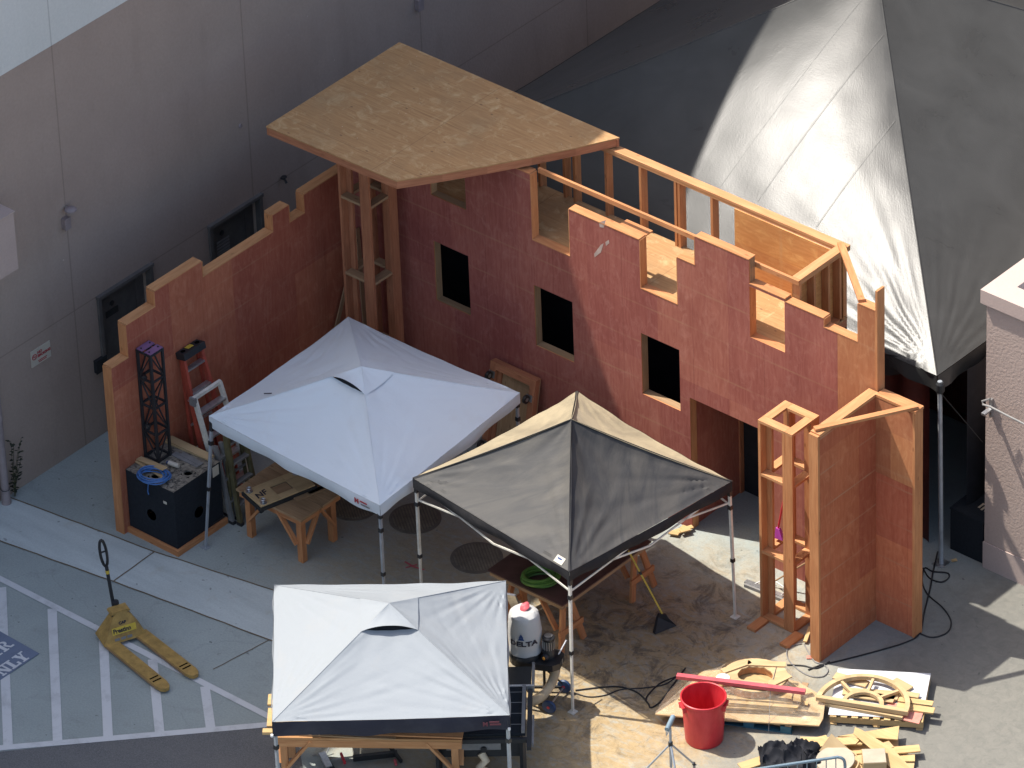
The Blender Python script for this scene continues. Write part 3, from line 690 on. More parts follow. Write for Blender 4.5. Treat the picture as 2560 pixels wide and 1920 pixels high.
# left side wall
SW=thing('plywood_side_wall','orange red plywood side wall with a stepped top, running beside the mauve building','side wall',(0,-2.4,0))
pr=[(-4.85,-4.515,2.73),(-4.515,-3.94,3.25),(-3.94,-3.01,3.49),(-3.01,-1.59,3.235),(-1.59,-1.265,3.50),(-1.265,-.95,3.215),(-.95,-.002,3.51)]
def fy(y,z):
    for a,b,h in pr:
        if a<y<b: return z<h
    return False
us=[p[0] for p in pr]+[-.002]; ws=[0]+[p[2] for p in pr]
m=MB(); m.cells(us,ws,fy,-.018,0,'y',0,1); m.build('inner_panel',[M['redwing'],M['fir']],SW,fixn=True)
m=MB(); m.cells(us,ws,fy,-.14,-.021,'y',0,0); m.build('stud_core',M['firdull'],SW,fixn=True)
for a,b,h in pr:
    m=MB(); m.box(-.155,.004,a+.003,b-.003,h+.001,h+.018); m.build('cap_board',M['firtan'],SW)
m=MB(); m.box(-.15,.0,-4.868,-4.852,0,2.73); m.build('end_board',M['fir'],SW)
for i in range(len(pr)-1):
    lo,hi=sorted((pr[i][2],pr[i+1][2])); y=pr[i][1]
    m=MB(); 
    if pr[i+1][2]>pr[i][2]: m.box(-.142,.003,y-.014,y-.001,lo+.02,hi-.002)
    else: m.box(-.142,.003,y+.001,y+.014,lo+.02,hi-.002)
    m.build('step_board',M['fir'],SW)
# plywood roof
RF=thing('plywood_roof','broad weathered tan plywood roof deck with knots and one slanted edge','roof deck',(1.8,0,4.72))
out=[(-.11,-1.49),(2.2,-1.43)]
P0,P1=V((2.2,-1.43)),V((3.87,1.22))
for s in (.2,.4,.6,.8):
    p=P0.lerp(P1,s); n=V((P1.y-P0.y,-(P1.x-P0.x))).normalized(); out.append(tuple(p+n*.06*4*s*(1-s)))
out+= [(3.87,1.22),(-.12,1.25)]
m=MB(); m.prism(out,4.832,4.85); m.build('sheathing',M['roof'],RF)
cen=V((1.7,.1)); ins=[tuple(V(p)+(cen-V(p)).normalized()*.008) for p in out]
def ring(m,poly,t,z0,z1):
    n=len(poly); c=V((1.7,.1))
    for i in range(n):
        a,b=V(poly[i]),V(poly[(i+1)%n]); d=(b-a).normalized(); nn=V((-d.y,d.x)); 
        if nn.dot(c-a)<0: nn=-nn
        m.hexa([(*a,z0),(*b,z0),(*(b+nn*t-d*t*.0),z0),(*(a+nn*t),z0),(*a,z1),(*b,z1),(*(b+nn*t),z1),(*(a+nn*t),z1)],0)
m=MB(); ring(m,ins,.04,4.715,4.831); m.build('rim_joist',M['firred'],RF)
m=MB()
for x in (.5,1.1,1.7): m.box(x,x+.04,-1.40,1.2,4.72,4.829,1)
m.build('joists',M['firred'],RF)

# open ladder-frame columns
def column(label,x0,y0,s,H,rungs,mat,mat2,feet=()):
    t=thing('timber_column',label,'column',(x0+s/2,y0+s/2,0),None)
    w,d=.125,.04
    # pinwheel of four ladder frames
    fr=[((x0,y0),(1,0)),((x0+s,y0),(0,1)),((x0+s,y0+s),(-1,0)),((x0,y0+s),(0,-1))]
    for (a,b),(dx,dy) in fr:
        D=V((dx,dy,0)); Nn=V((-dy,dx,0)); A=V((a,b,0)); L=s-w-.003
        m=MB()
        for off in (0,L-d):
            p=A+D*off
            q=[p,p+D*d,p+D*d+Nn*w,p+Nn*w]
            m.hexa([c for c in q]+[c+V((0,0,H-d)) for c in q],2); 
            m.build('post',mat,t); m=MB()
        for z in rungs:
            q=[A+D*(d+.001),A+D*(L-d-.001),A+D*(L-d-.001)+Nn*w,A+D*(d+.001)+Nn*w]
            m.hexa([c+V((0,0,z-d)) for c in q]+[c+V((0,0,z)) for c in q],0); m.build('rung',mat2,t); m=MB()
        q=[A-D*.0,A+D*L,A+D*L+Nn*w,A+Nn*w]
        m.hexa([c+V((0,0,H-d+.001)) for c in q]+[c+V((0,0,H)) for c in q],0); m.build('top_plate',mat2,t)
    for f in feet:
        m=MB(); m.box(*f); m.build('foot_board',mat,t)
    return t
column('tall red open timber column standing under the plywood roof',.50,-.78,.56,4.71,(.045,1.13,2.38,3.63),M['firred'],M['firdull'])
column('lit orange open timber column beside the right wing wall, front foot boards',8.02,-1.0,.57,3.22,(.045,1.13,2.38),M['fir'],M['firtan'],[(8.03,8.17,-1.30,-1.01,.0,.045),(8.60,8.74,-1.32,-.98,.0,.045)])
# two long battens leaning in the corner behind the left column
for a,b,lab in (((.06,-.62,.9),(.05,.0-.06,2.15),'grey batten leaning in the corner behind the tall column, lower'),((.42,-.30,.3),(.12,-.05,2.55),'pale batten leaning in the corner behind the tall column, steeper')):
    m=MB(); m.beam(a,b,.07,.02,(1,0,0)); single(m,'leaning_batten',M['firdull'],lab,'batten',a)
# right wing wall : two panels, brace
RW=thing('plywood_wing','free standing red plywood wing wall of two panels joined in a corner, front right','wing wall',(9.2,-.6,0))
m=MB(); m.box(9.235,9.253,-1.25,-.085,.0,3.60,2); m.build('side_panel',M['redflat'],RW)
m=MB(); m.box(9.105,9.123,-1.25,-.085,.02,3.58,2); m.build('inner_panel',M['redwing'],RW)
m=MB(); m.box(9.125,9.233,-1.24,-.09,.02,3.60,2); m.build('stud_core',M['firred'],RW)
m=MB(); m.box(9.10,9.25,-1.29,-1.252,.0,3.63,2); m.build('end_stud',M['fir'],RW)
m=MB(); m.box(9.10,9.255,-1.25,-.03,3.605,3.65,1); m.build('top_plate',M['firtan'],RW)
m=MB(); m.box(9.256,9.86,-.085,-.067,2.42,3.60,2); m.build('upper_panel',M['brownply2'],RW)
m=MB(); m.box(9.256,9.86,-.085,-.067,.0,2.417,2); m.build('lower_panel',M['rawred'],RW)
m=MB(); m.box(9.256,9.85,-.065,.06,.0,3.60,2); m.build('stud_core',M['firred'],RW)
m=MB(); m.box(9.862,9.90,-.09,.08,.0,3.61,2); m.build('end_stud',M['fir'],RW)
m=MB(); m.box(9.256,9.91,-.09,.085,3.612,3.652,0); m.build('top_plate',M['fir'],RW)
m=MB(); m.beam((9.14,-1.22,3.675),(9.87,.0,3.68),.085,.04); m.build('brace_board',M['fir'],RW)
m=MB(); m.box(9.06,9.075,-1.15,-.45,3.3,3.56,1); m.build('loose_strip',M['firdull'],RW)
# ================================================================== pop-up canopies
def bow(s): return 4*s*(1-s)
def canopy(label,F,Rr,B,L,apex,mats,valmat,sag,wr,vh,polemat,group,feet,cap=None,capmat=None,gap=(),seed=1,eave_dip=.03,hip_sag=.0,truss=True,freq=34,band=None):
    """corners in ring order; mats = fabric per side (F-R, R-B, B-L, L-F)"""
    cs=[V(F),V(Rr),V(B),V(L)]; ap=V(apex); base=V(((F[0]+B[0])/2,(F[1]+B[1])/2,0))
    t=thing('pop_up_canopy',label,'canopy',tuple(base),group)
    rnd=random.Random(seed); ph=[[rnd.uniform(0,6.28) for _ in range(6)] for _ in range(4)]
    def fpt(k,s,tt,lift=0.0,wscale=1.0):
        a,b=cs[k],cs[(k+1)%4]; p=a.lerp(b,s).lerp(ap,tt)
        n=(b-a).cross(ap-a).normalized(); n=n if n.z>0 else -n
        d=-sag*bow(s)*(tt*(1-tt)*4)**.8 - eave_dip*bow(s)*(1-tt)**4 - hip_sag*(1-bow(s))*(tt*(1-tt)*4)
        w=0; e=min(1,s*(1-s)*14)
        for kk,(c,q) in enumerate(((a,b),(b,a))):
            v=p-c; r=v.length+1e-6; x=v.dot((q-c).normalized())/r; ang=math.acos(max(-1,min(1,x)))
            f=ph[k]
            w+=(math.sin(ang*freq+f[kk]+1.7*noise.noise(v*1.5+V((seed,k,0))))+.5*math.sin(ang*freq*1.9+f[kk+2]))*min(1,r/.25)*math.exp(-r/1.05)
        w*=.25+1.5*max(0,.5+1.1*noise.noise(p*1.9+V((seed,k*3,1))))
        v=p-ap; r=v.length+1e-6
        w+=.55*math.sin(s*22+f[4]+2*noise.noise(p*1.2))*math.exp(-r/.9)*min(1,r/.3)
        w+=1.1*noise.noise(p*1.1+V((seed*3.1,k*7.7,0)))+.5*noise.noise(p*3.3+V((seed,k,4)))
        x2=p.dot((b-a).normalized()); w+=.35*math.sin(x2*9+tt*7+3*noise.noise(p*.9+V((k,seed,2))))*e
        return p+n*(w*wr*e*wscale*min(1,(1-tt)*6+.15)+d*.92)+V((0,0,lift))
    t1=1.0 if cap is None else cap-.0
    for k in range(4):
        m=MB(); a,b=cs[k],cs[(k+1)%4]
        Lk=(b-a).length
        m.grid(lambda s,q:fpt(k,s,q*t1),72,44,uvf=lambda s,q:(q*1.8,s*Lk*(1-q*t1)))
        m.build('roof_panel',mats[k],t,smooth=True,fixn=False)
    if cap is not None:
        for k in range(4):
            m=MB()
            def cp(s,q):
                ov=.02
                tt=(cap-ov)+(1-cap+ov)*q
                p=fpt(k,s,tt,0,.4); g=bow(s)*(1-q)**2; lf=.13 if k in gap else .015
                return p+V((0,0,.007+lf*g))+(p-ap).normalized()*.02*g
            m.grid(cp,30,14,uvf=lambda s,q:(q,s)); m.build('vent_cap',capmat or mats[k],t,smooth=True)
    if cap is not None:
        m=MB()
        for k in range(4): m.grid(lambda s,q:fpt(k,s,(cap-.01)+(1.0-cap+.01)*q,-.035,.0),6,4)
        m.build('vent_shade_sheet',M['ventshade'],t)  # dark sheet added under the cap, standing in for shade in the gap
    # hip seams
    for k in range(4):
        m=MB(); m.tube([fpt(k,0.0,q)+V((0,0,.001)) for q in np.linspace(0,t1,30)],.005,6); m.build('hip_seam',mats[k],t,smooth=True)
    if band:
        for k in range(4):
            m=MB()
            for sgn,kk in ((1,k),(-1,(k-1)%4)):
                f_=(lambda q,e,kk=kk,sg=sgn: fpt(kk,e if sg>0 else 1-e,q)+V((0,0,.007)))
                for i in range(30):
                    qa,qb=i/30*.985,(i+1)/30*.985; ea,eb=min(.3,.011/(1-qa)),min(.3,.011/(1-qb))
                    m.face([f_(qa,0),f_(qa,ea),f_(qb,eb),f_(qb,0)] if sgn>0 else [f_(qa,ea),f_(qa,0),f_(qb,0),f_(qb,eb)])
            m.build('hip_band',band,t,smooth=True)
    # valance
    for k in range(4):
        a,b=cs[k],cs[(k+1)%4]; o=((a+b)*.5-ap); o.z=0; o.normalize()
        m=MB()
        def vp(s,q):
            p=fpt(k,s,0); wv=.018*math.sin(s*17+k+seed)+.014*noise.noise(V((s*6,k,seed)))
            return p+V((0,0,-vh*q-.012*bow(s)*q+.006*math.sin(s*31+seed)*q))+o*((wv*q+.012*math.sin(q*3.14))*min(1,bow(s)*3)+.004)
        m.grid(vp,60,8); vo=m.build('valance',valmat[k] if isinstance(valmat,list) else valmat,t,smooth=True)
    # legs
    for k in range(4):
        c=cs[k]; inn=(ap-c); inn.z=0; inn.normalize(); ft=V(feet[k]) if feet and feet[k] else V((c.x,c.y,0))+inn*.04
        tp=V((c.x,c.y,c.z-.03))+inn*.04; d=(tp-ft).normalized()
        m=MB(); m.beam(ft+d*.9,tp,.036,.036,(1,0,0)); lg=m.build('leg',polemat,t)
        m=MB(); m.beam(ft+d*.012,ft+d*.92,.029,.029,(1,0,0)); m.build('lower_leg',polemat,lg)
        m=MB(); m.beam(ft+d*.90,ft+d*.955,.05,.05,(1,0,0)); m.build('leg_latch',M['blackplastic'],lg)
        m=MB(); m.box(ft.x-.05,ft.x+.05,ft.y-.05,ft.y+.05,.001,.012); m.build('foot_plate',polemat,lg)
        m=MB(); m.beam(tp-d*.42,tp-d*.36,.055,.055,(1,0,0)); m.build('slider',M['blackplastic'],lg); m=MB(); m.beam(tp-d*.20,tp-d*.05,.05,.05,(1,0,0)); m.build('corner_joint',M['blackplastic'],lg)
    if truss:
        for k in range(4):
            a,b=cs[k],cs[(k+1)%4]; a2=a.lerp(ap,.03); b2=b.lerp(ap,.03)
            za,zb=a.z-.10,a.z-.36; md=(a2+b2)*.5
            for A,Bq in ((a2,md),(md,b2)):
                m=MB()
                m.beam((A.x,A.y,zb if A is a2 else za-.02),(Bq.x,Bq.y,za-.02 if A is a2 else zb),.014,.026); m.build('truss_bar',polemat,t); m=MB()
                m.beam((A.x,A.y,za if A is a2 else zb+.02),(Bq.x,Bq.y,zb+.02 if A is a2 else za),.014,.026)
                m.build('truss_bar',polemat,t)
        m=MB(); m.beam((ap.x,ap.y,ap.z-.06),(ap.x,ap.y,ap.z-.75),.04,.04,(1,0,0)); m.build('centre_pole',polemat,t)
    return t,fpt,cs
# white canopy by the side wall
zE=2.05; Fw=at('b2',853,58,z=zE); Lw=at('z4',1275,1025,z=zE); Rw=at('z5',1218,883,z=zE); Bw=at('z5',172,420,z=zE)
aw=V(((Fw.x+Bw.x)/2,(Fw.y+Bw.y)/2,2.74))
CW,fp,cs=canopy('white pop up canopy in the shade, beside the red side wall',Fw,Rw,Bw,Lw,aw,[M['whitefab']]*4,M['whitefab'],.06,.0080,.17,M['greypole'],'pop up canopies',[(4.28,-4.30,0),None,None,(1.085,-4.40,0)],cap=.81,gap=(3,),seed=3,hip_sag=.015,truss=False)
def logo(t,cs,k,s,drop,body,size,mat,fp,name='brand_mark'):
    a,b=cs[k],cs[(k+1)%4]; p=fp(k,s,0); o=((a+b)*.5-V((t['_w'][0],t['_w'][1],a.z))); o.z=0; o.normalize()
    rt=(b-a).normalized(); 
    text_part(body,size,mat,t,name,tuple(p+o*.045+V((0,0,-drop))),rt,(0,0,1),.001,.004)
logo(CW,cs,3,.86,.10,'M',.105,M['redtext'],fp); 
def logo_bar(t,cs,k,s0,s1,drop,h,mat,fp):
    a,b=cs[k],cs[(k+1)%4]; o=((a+b)*.5-V((t['_w'][0],t['_w'][1],a.z))); o.z=0; o.normalize(); m=MB()
    m.beam(fp(k,s0,0)+o*.045+V((0,0,-drop)),fp(k,s1,0)+o*.045+V((0,0,-drop)),.004,h); m.build('brand_line',mat,t)
logo_bar(CW,cs,3,.893,.935,.045,.022,M['redtext'],fp); logo_bar(CW,cs,3,.898,.95,.09,.02,M['framegrey'],fp)
m=MB(); p=fp(2,.88,.30); m.beam(p+V((-.03,-.03,.02)),p+V((.06,.03,.03)),.02,.004); m.build('torn_flap',M['navyfab'],CW)
# black canopy
zE=2.2; Fb=at('b2',2010,462,z=zE); Lb=at('z5',566,1402,z=zE); Rb=at('z6',416,1422,z=zE); Bb=at('z5',1568,872,z=zE)
ab=V(((Fb.x+Bb.x)/2,(Fb.y+Bb.y)/2,3.17))
CB,fp,cs=canopy('dusty black pop up canopy in front of the doorway',Fb,Rb,Bb,Lb,ab,[M['blackfab'],M['dustfab'],M['dustfab'],M['greyfab']],M['blackval'],.17,.012,.15,M['creampole'],'pop up canopies',[tuple(at('b2',2030,1318,z=0)),tuple(at('b3',1655,738,z=0)),None,None],seed=11,eave_dip=.05,hip_sag=.035,freq=26,band=M['blackval'])
# sewn label on the valance corner
a=fp(3,.93,.0); o=V((-.55,-.83,0)).normalized()
rt=(cs[0]-cs[3]).normalized(); m=MB(); q=fp(3,.93,.035)+V((0,0,.016)); u2=(ab-q).normalized()
for dx in (0,): m.obox(q,(.15,.10,.006),Matrix((rt,(u2-rt*u2.dot(rt)).normalized(),rt.cross(u2).normalized())).transposed())
m.build('sewn_label',M['paper'],CB); m=MB(); m.obox(q+V((0,0,.006))+u2*.012,(.075,.022,.004),Matrix((rt,(u2-rt*u2.dot(rt)).normalized(),rt.cross(u2).normalized())).transposed()); m.build('label_print',M['bluetext'],CB)
# front canopy
zE=2.0; BLc=at('b2',207,542,z=zE); BRc=at('b2',1622,517,z=zE); FLc=at('b2',196,1378,z=zE); FRc=at('b2',1645,1337,z=zE)
af=at('b2',910,655,z=2.74)
CF,fp,cs=canopy('silvery white pop up canopy with dark navy valance, nearest, at the bottom',FRc,BRc,BLc,FLc,af,[M['silverfab']]*4,[M['silverfab'],M['silverfab'],M['silverfab'],M['navyfab']],.055,.0085,.22,M['greypole'],'pop up canopies',None,cap=.775,gap=(3,),seed=5,eave_dip=.02,freq=38,truss=False)
logo(CF,cs,3,.885,.125,'M',.085,M['fadedred'],fp); logo_bar(CF,cs,3,.913,.955,.070,.025,M['fadedred'],fp); logo_bar(CF,cs,3,.915,.962,.108,.022,M['fadedred'],fp)
for k in (0,3):
    c=cs[k]; m=MB(); m.lathe([(.018,0),(.018,.03)],c+V((.0,-.02,-.22)),10); m.build('corner_toggle',M['white'],CF)

# ------------------------------------------------------------------ big silver tent
TT=thing('marquee_tent','huge shiny silver grey tarpaulin pyramid tent behind the facade','tent',(4.6,5.9,0))
tc=[V((9.05,1.49,3.0)),V((9.15,10.3,3.0)),V((.1,10.3,3.0)),V((.0,1.49,3.0))]; tap=V((4.6,5.9,5.56))
def tent_pt(k,s,q):
    a,b=tc[k],tc[(k+1)%4]; p=a.lerp(b,s).lerp(tap,q); n=(b-a).cross(tap-a).normalized(); n=n if n.z>0 else -n
    e=min(1,s*(1-s)*20)*min(1,(1-q)*8); w=0
    for c,qq in ((a,b),(b,a)):
        v=p-c; r=v.length+1e-6; ang=math.acos(max(-1,min(1,v.dot((qq-c).normalized())/r)))
        w+=(math.sin(ang*42+3*noise.noise(v*.9))+.6*math.sin(ang*77+2*noise.noise(v*1.3)))*min(1,r/.5)*math.exp(-r/.95)
    w+=.5*noise.noise(p*.8+V((k*5,0,0)))+.30*noise.noise(p*2.2+V((0,k*5,0)))
    return p+n*(w*.013*e+(.12 if k==3 else -.05)*bow(s)*(4*q*(1-q)))
for k in range(4):
    m=MB(); a,b=tc[k],tc[(k+1)%4]; Lk=(b-a).length
    fine=k in (3,0)
    m.grid(lambda s,q:tent_pt(k,s,q),190 if fine else 60,130 if fine else 40,uvf=lambda s,q:(q*5,s*Lk))
    m.build('roof_panel',M['tarp'],TT,smooth=True)
for k in range(4):
    m=MB(); m.tube([tent_pt(k,0,q)+V((0,0,.0)) for q in np.linspace(0,1,60)],.010,6); m.build('ridge_seam',M['tarp'],TT,smooth=True)
# weld seams across the front panel, parallel to the photo's
kk=(5.56-3)/(5.9-1.49)
def on_front(X,Y):
    n=V((0,-kk,1)); d=V(_f*FPX+_r*(X-1280)-_u*(Y-960)); c=V(CAM); t_=(3-kk*1.49-n.dot(c))/n.dot(d); return c+d*t_
for (x0,y0,x1,y1) in ((355,1160,1205,15),(580,1250,1340,215),(940,1400,1410,740)):
    A=on_front(1660+x0*900/2196,y0*900/2196); B=on_front(1660+x1*900/2196,y1*900/2196)
    pts=[]
    for s in np.linspace(0,1,50):
        p=A.lerp(B,s); q=(p.z-3)/2.56; ss=1-(p.x/(1-q)-tap.x*q/(1-q))/9.05 if q<1 else .5
        ss=(p.x-(tc[3].x*(1-q)+tap.x*q))/((tc[0].x-tc[3].x)*(1-q)); pp=tent_pt(3,max(.001,min(.999,ss)),q); pts.append(pp+V((0,0,.004)))
    sdv=V((.743,.0,-.05)).normalized()*.012; m=MB(); m.grid(lambda s,q:pts[min(49,int(round(s*49)))]+sdv*(2*q-1)*1.0,49,1); m.build('weld_seam',M['tarp'],TT,smooth=True)
for k in range(4):
    a,b=tc[k],tc[(k+1)%4]; o=((a+b)*.5-tap); o.z=0; o.normalize(); Lk=(b-a).length
    m=MB()
    def tv(s,q):
        p=tent_pt(k,s,0); sc=.5+.5*abs(math.sin(s*Lk*2.2+.4))
        return p+V((0,0,-(.10+.16*sc)*q))+o*(.03*math.sin(s*Lk*9)*q+.01)
    m.grid(tv,140,6); m.build('valance',M['tarp'] if k!=2 else M['tarpdark'],TT,smooth=True)
for c,p in ((tc[0],(9.16,1.46,0)),(tc[1],(9.2,10.3,0)),(tc[2],(.1,10.3,0)),(tc[3],(0,1.49,0))):
    m=MB(); m.tube([p,(c.x+(.06 if c.x>5 else 0),c.y-.02,2.95)],.032,10); pl=m.build('pole',M['greypole'],TT,smooth=True)
    if c.x>5 and c.y<5:
        m=MB(); m.lathe([(.05,0),(.06,.03),(.06,.13),(.04,.16)],(9.12,1.47,2.78),12); m.build('pole_clamp',M['black'],pl)
        m=MB(); m.beam((9.14,1.44,2.80),(9.50,1.30+.6,1.9),.02,.008); m.build('guy_strap',M['rubber'],pl)
        m=MB(); m.box(9.07,9.25,1.37,1.55,.001,.012); m.build('pole_foot',M['steel'],pl)
# things under the tent
m=MB(); m.grid(lambda s,q:(9.20+.03*math.sin(s*60),1.95+8.2*s,.02+2.9*q),120,2); m.build('light_block_curtain',M['cloth'],TT,smooth=True)  # black curtain added to stop side light and darken the gap
m=MB(); m.grid(lambda s,q:(.05+8.7*s,1.72+.035*math.sin(s*110),.02+2.85*q),200,2); m.build('front_dimming_curtain',M['darkred'],TT,smooth=True)  # dark red curtain, mostly hidden, added to darken the space under the tent
t=thing('shipping_container','dark red corrugated container wall in deep shade under the tent','container',(5.5,4.6,0))
m=MB(); pts=[]
x=1.0; fl=0
while x<10.4: pts += [(x,4.3+.06*fl),(x+.16,4.3+.06*fl)]; x+=.22; fl=1-fl
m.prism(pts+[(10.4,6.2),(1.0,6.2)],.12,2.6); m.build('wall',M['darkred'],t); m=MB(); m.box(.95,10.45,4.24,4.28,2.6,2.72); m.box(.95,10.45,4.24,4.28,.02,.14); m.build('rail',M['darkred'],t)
t=thing('equipment_case','black equipment case with small orange marks in the dark gap','case',(9.35,2.0,0))
m=MB(); m.box(9.05,9.60,1.80,2.45,.0,.66); m.build('body',M['blackcrate'],t); m=MB(); m.box(9.04,9.61,1.79,2.46,.66,.69); m.build('lid',M['blackcrate'],t)
m=MB()
for i in range(2): m.box(9.40+i*.06,9.43+i*.06,2.0,2.09,.692,.695)
m.box(9.34,9.37,2.02,2.12,.692,.695); m.box(9.34,9.40,2.12,2.14,.692,.695); m.build('chalk_mark',M['hosewhite'],t)
m=MB(); m.grid(lambda s,q:(7.95+1.1*s,1.50-.03*math.sin(s*9)+.06*q,3.0-.02*math.sin(s*14)-.38*q*(.7+.3*math.sin(s*7))),30,6); single(m,'black_liner',M['tarpdark'],'black liner flap hanging below the silver tent edge, left of its pole','liner',(8.5,1.5,2.8),smooth=True)
# ribbed black duct at the top right corner
m=MB(); A=at('z3',2030,-60,z=3.6); Bq=at('z3',2330,260,z=3.6)
m.tube([A.lerp(Bq,s)+V((0,0,.02*math.sin(s*90))) for s in np.linspace(-.6,1,60)],.28,16); dk=single(m,'black_duct',M['blackplastic'],'ribbed black duct along the top right corner beyond the tent','duct',tuple(A),smooth=True)
m=MB(); 
for s in np.linspace(-.6,1,26): 
    p=A.lerp(Bq,s); d=(Bq-A).normalized(); sd=d.cross(V((0,0,1))).normalized(); upv=sd.cross(d)
    m.tube([p+(sd*math.cos(a)+upv*math.sin(a))*.29 for a in np.linspace(0,2*math.pi,18,False)],.014,5,True)
m.build('hoop',M['black'],dk,smooth=True)
for s in (-.5,.9):
    p=A.lerp(Bq,s); m=MB(); m.tube([(p.x,p.y,0),(p.x,p.y,p.z-.2)],.03,8); m.build('support_post',M['black'],dk)
# ================================================================== props, left corner
def planks(m,p0,p1,w,t,n=1,gap=.004): 
    p0,p1=V(p0),V(p1); sd=V((0,0,1)).cross((p1-p0).normalized())
    for i in range(n): o=sd*((i-(n-1)/2)*(w+gap)); m.beam(p0+o,p1+o,w,t)
CX0,CX1,CY0,CY1,CZ=.01,.90,-4.75,-3.83,1.03
t=thing('equipment_crate','big black square crate with round holes, on a wooden skid by the side wall','crate',((CX0+CX1)/2,(CY0+CY1)/2,0))
def hole_face(axis,const,u0,u1,w0,w1,cu,cw,r,n=24):
    pos=(lambda u,w:(u,const,w)) if axis=='y' else (lambda u,w:(const,u,w))
    m=MB(); ring_=[(cu+r*math.cos(a),cw+r*math.sin(a)) for a in np.linspace(0,2*math.pi,n,False)]
    def edge(a):
        dx,dy=math.cos(a),math.sin(a); k=min(((u1-cu) if dx>0 else (u0-cu))/dx if abs(dx)>1e-6 else 1e9,((w1-cw) if dy>0 else (w0-cw))/dy if abs(dy)>1e-6 else 1e9); return (cu+dx*k,cw+dy*k)
    angs=sorted(list(np.linspace(0,2*math.pi,n,False))+[math.atan2(w-cw,u-cu)%(2*math.pi) for u in (u0,u1) for w in (w0,w1)])
    for i in range(len(angs)):
        a,b=angs[i],angs[(i+1)%len(angs)]
        q=[(cu+r*math.cos(a),cw+r*math.sin(a)),edge(a),edge(b),(cu+r*math.cos(b),cw+r*math.sin(b))]
        m.face([pos(*p) for p in q])
    return m
m=hole_face('y',CY0,CX0,CX1,.09,CZ,*((lambda p:(p.x,p.z))(at('b1',925,115,y=CY0))),.085)
m2=hole_face('x',CX1,CY0,CY1,.09,CZ,*((lambda p:(p.y,p.z))(at('b1',1213,97,x=CX1))),.085)
b=MB()
for q in (m,m2):
    for f in q.f: b.face([q.v[i] for i in f])
b.face([(CX0,CY1,.09),(CX0,CY0,.09),(CX0,CY0,CZ),(CX0,CY1,CZ)]); b.face([(CX1,CY1,.09),(CX0,CY1,.09),(CX0,CY1,CZ),(CX1,CY1,CZ)])
b.build('body',M['blackcrate'],t,fixn=True)
c=MB(); c.box(CX0+.02,CX1-.02,CY0+.10,CY1-.02,.10,CZ-.05); 
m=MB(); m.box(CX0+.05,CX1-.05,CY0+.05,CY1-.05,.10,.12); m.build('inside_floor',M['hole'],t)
# top with two hand holes
m=MB(); 
h1=at('z4',950,1392,z=CZ); h2=at('z4',1148,1375,z=CZ)
def top_with_holes():
    xs=[CX0,h1.x-.085,h1.x+.085,h2.x-.075,h2.x+.075,CX1]; ys=[CY0,h1.y-.08,h1.y+.08,h2.y-.08,h2.y+.08,CY1]
    xs=sorted(xs); ys=sorted(ys); mm=MB()
    for i in range(len(xs)-1):
        for j in range(len(ys)-1):
            cx,cy=(xs[i]+xs[i+1])/2,(ys[j]+ys[j+1])/2
            if any(abs(cx-h.x)<.05 and abs(cy-h.y)<.05 for h in (h1,h2)): continue
            mm.face([(xs[i],ys[j],CZ),(xs[i+1],ys[j],CZ),(xs[i+1],ys[j+1],CZ),(xs[i],ys[j+1],CZ)])
    return mm
top_with_holes().build('top_panel',M['speckle'],t)
for h in (h1,h2):
    m=MB(); m.lathe([(.085,0),(.088,.004),(.060,.006),(.060,-.02)],(h.x,h.y,CZ+.002),22,caps=False); m.build('hole_rim',M['speckle'],t)
m=MB(); m.box(CX0-.035,CX1+.045,CY0-.045,CY0-.003,.001,.09,0); m.box(CX1+.003,CX1+.045,CY0-.003,CY1+.03,.001,.09,1); m.box(CX0-.035,CX0-.002,CY0-.003,CY1+.03,.001,.09,1); m.box(CX0,CX1+.002,CY0,CY1+.03,.06,.088,0); m.build('skid',M['fir'],t)
m=MB(); q=at('z4',1315,1360,x=CX1+.004); m.box(CX1+.003,CX1+.008,q.y-.06,q.y+.06,q.z-.08,q.z+.08); m.build('paper_tag',M['paper'],t)
for px,py,sy,sz,mt in ((1010,305+0,.05,.03,M['paper']),): pass
q=at('b1',1008,40,y=CY0); m=MB(); m.box(q.x-.03,q.x+.03,CY0-.006,CY0-.002,q.z-.02,q.z+.02); m.build('sticker_scrap',M['paper'],t)
q=at('b1',1340,140,x=CX1+.004); m=MB(); m.box(CX1+.002,CX1+.006,q.y-.13,q.y+.13,.10,.125); m.build('scuff_tape',M['black'],t)
# truss tower on the crate
tx0,tx1,ty0,ty1,tz=.0+.005,.285,-4.385,-4.115,2.80
t=thing('truss_tower','black square box truss tower standing on the black crate, purple top plates','truss',((tx0+tx1)/2,(ty0+ty1)/2,CZ))
cn=[(tx0+.02,ty0+.02),(tx1-.02,ty0+.02),(tx1-.02,ty1-.02),(tx0+.02,ty1-.02)]
for x,y in cn:
    m=MB(); m.beam((x,y,CZ+.002),(x,y,tz),.034,.034); m.build('upright',M['black'],t)
lev=np.linspace(CZ+.025,tz-.025,5)
for i,(x,y) in enumerate(cn):
    x2,y2=cn[(i+1)%4]
    for z in lev: m=MB(); m.beam((x,y,z),(x2,y2,z),.024,.028); m.build('cross_bar',M['black'],t)
    m=MB()
    for j in range(4):
        a,bq=((x,y),(x2,y2)) if (j+i)%2 else ((x2,y2),(x,y))
        m.beam((*a,lev[j]),(*bq,lev[j+1]),.016,.016)
    m.build('diagonal',M['black'],t)
for x in (tx0+.065,tx1-.065):
    m=MB(); m.box(x-.055,x+.055,ty0+.01,ty1-.01,tz+.001,tz+.012); m.build('top_plate',M['purple'],t)
    for y in (ty0+.05,ty1-.05):
        m=MB(); m.lathe([(.012,0),(.012,.012)],(x,y,tz+.012),8); m.build('bolt',M['black'],t)
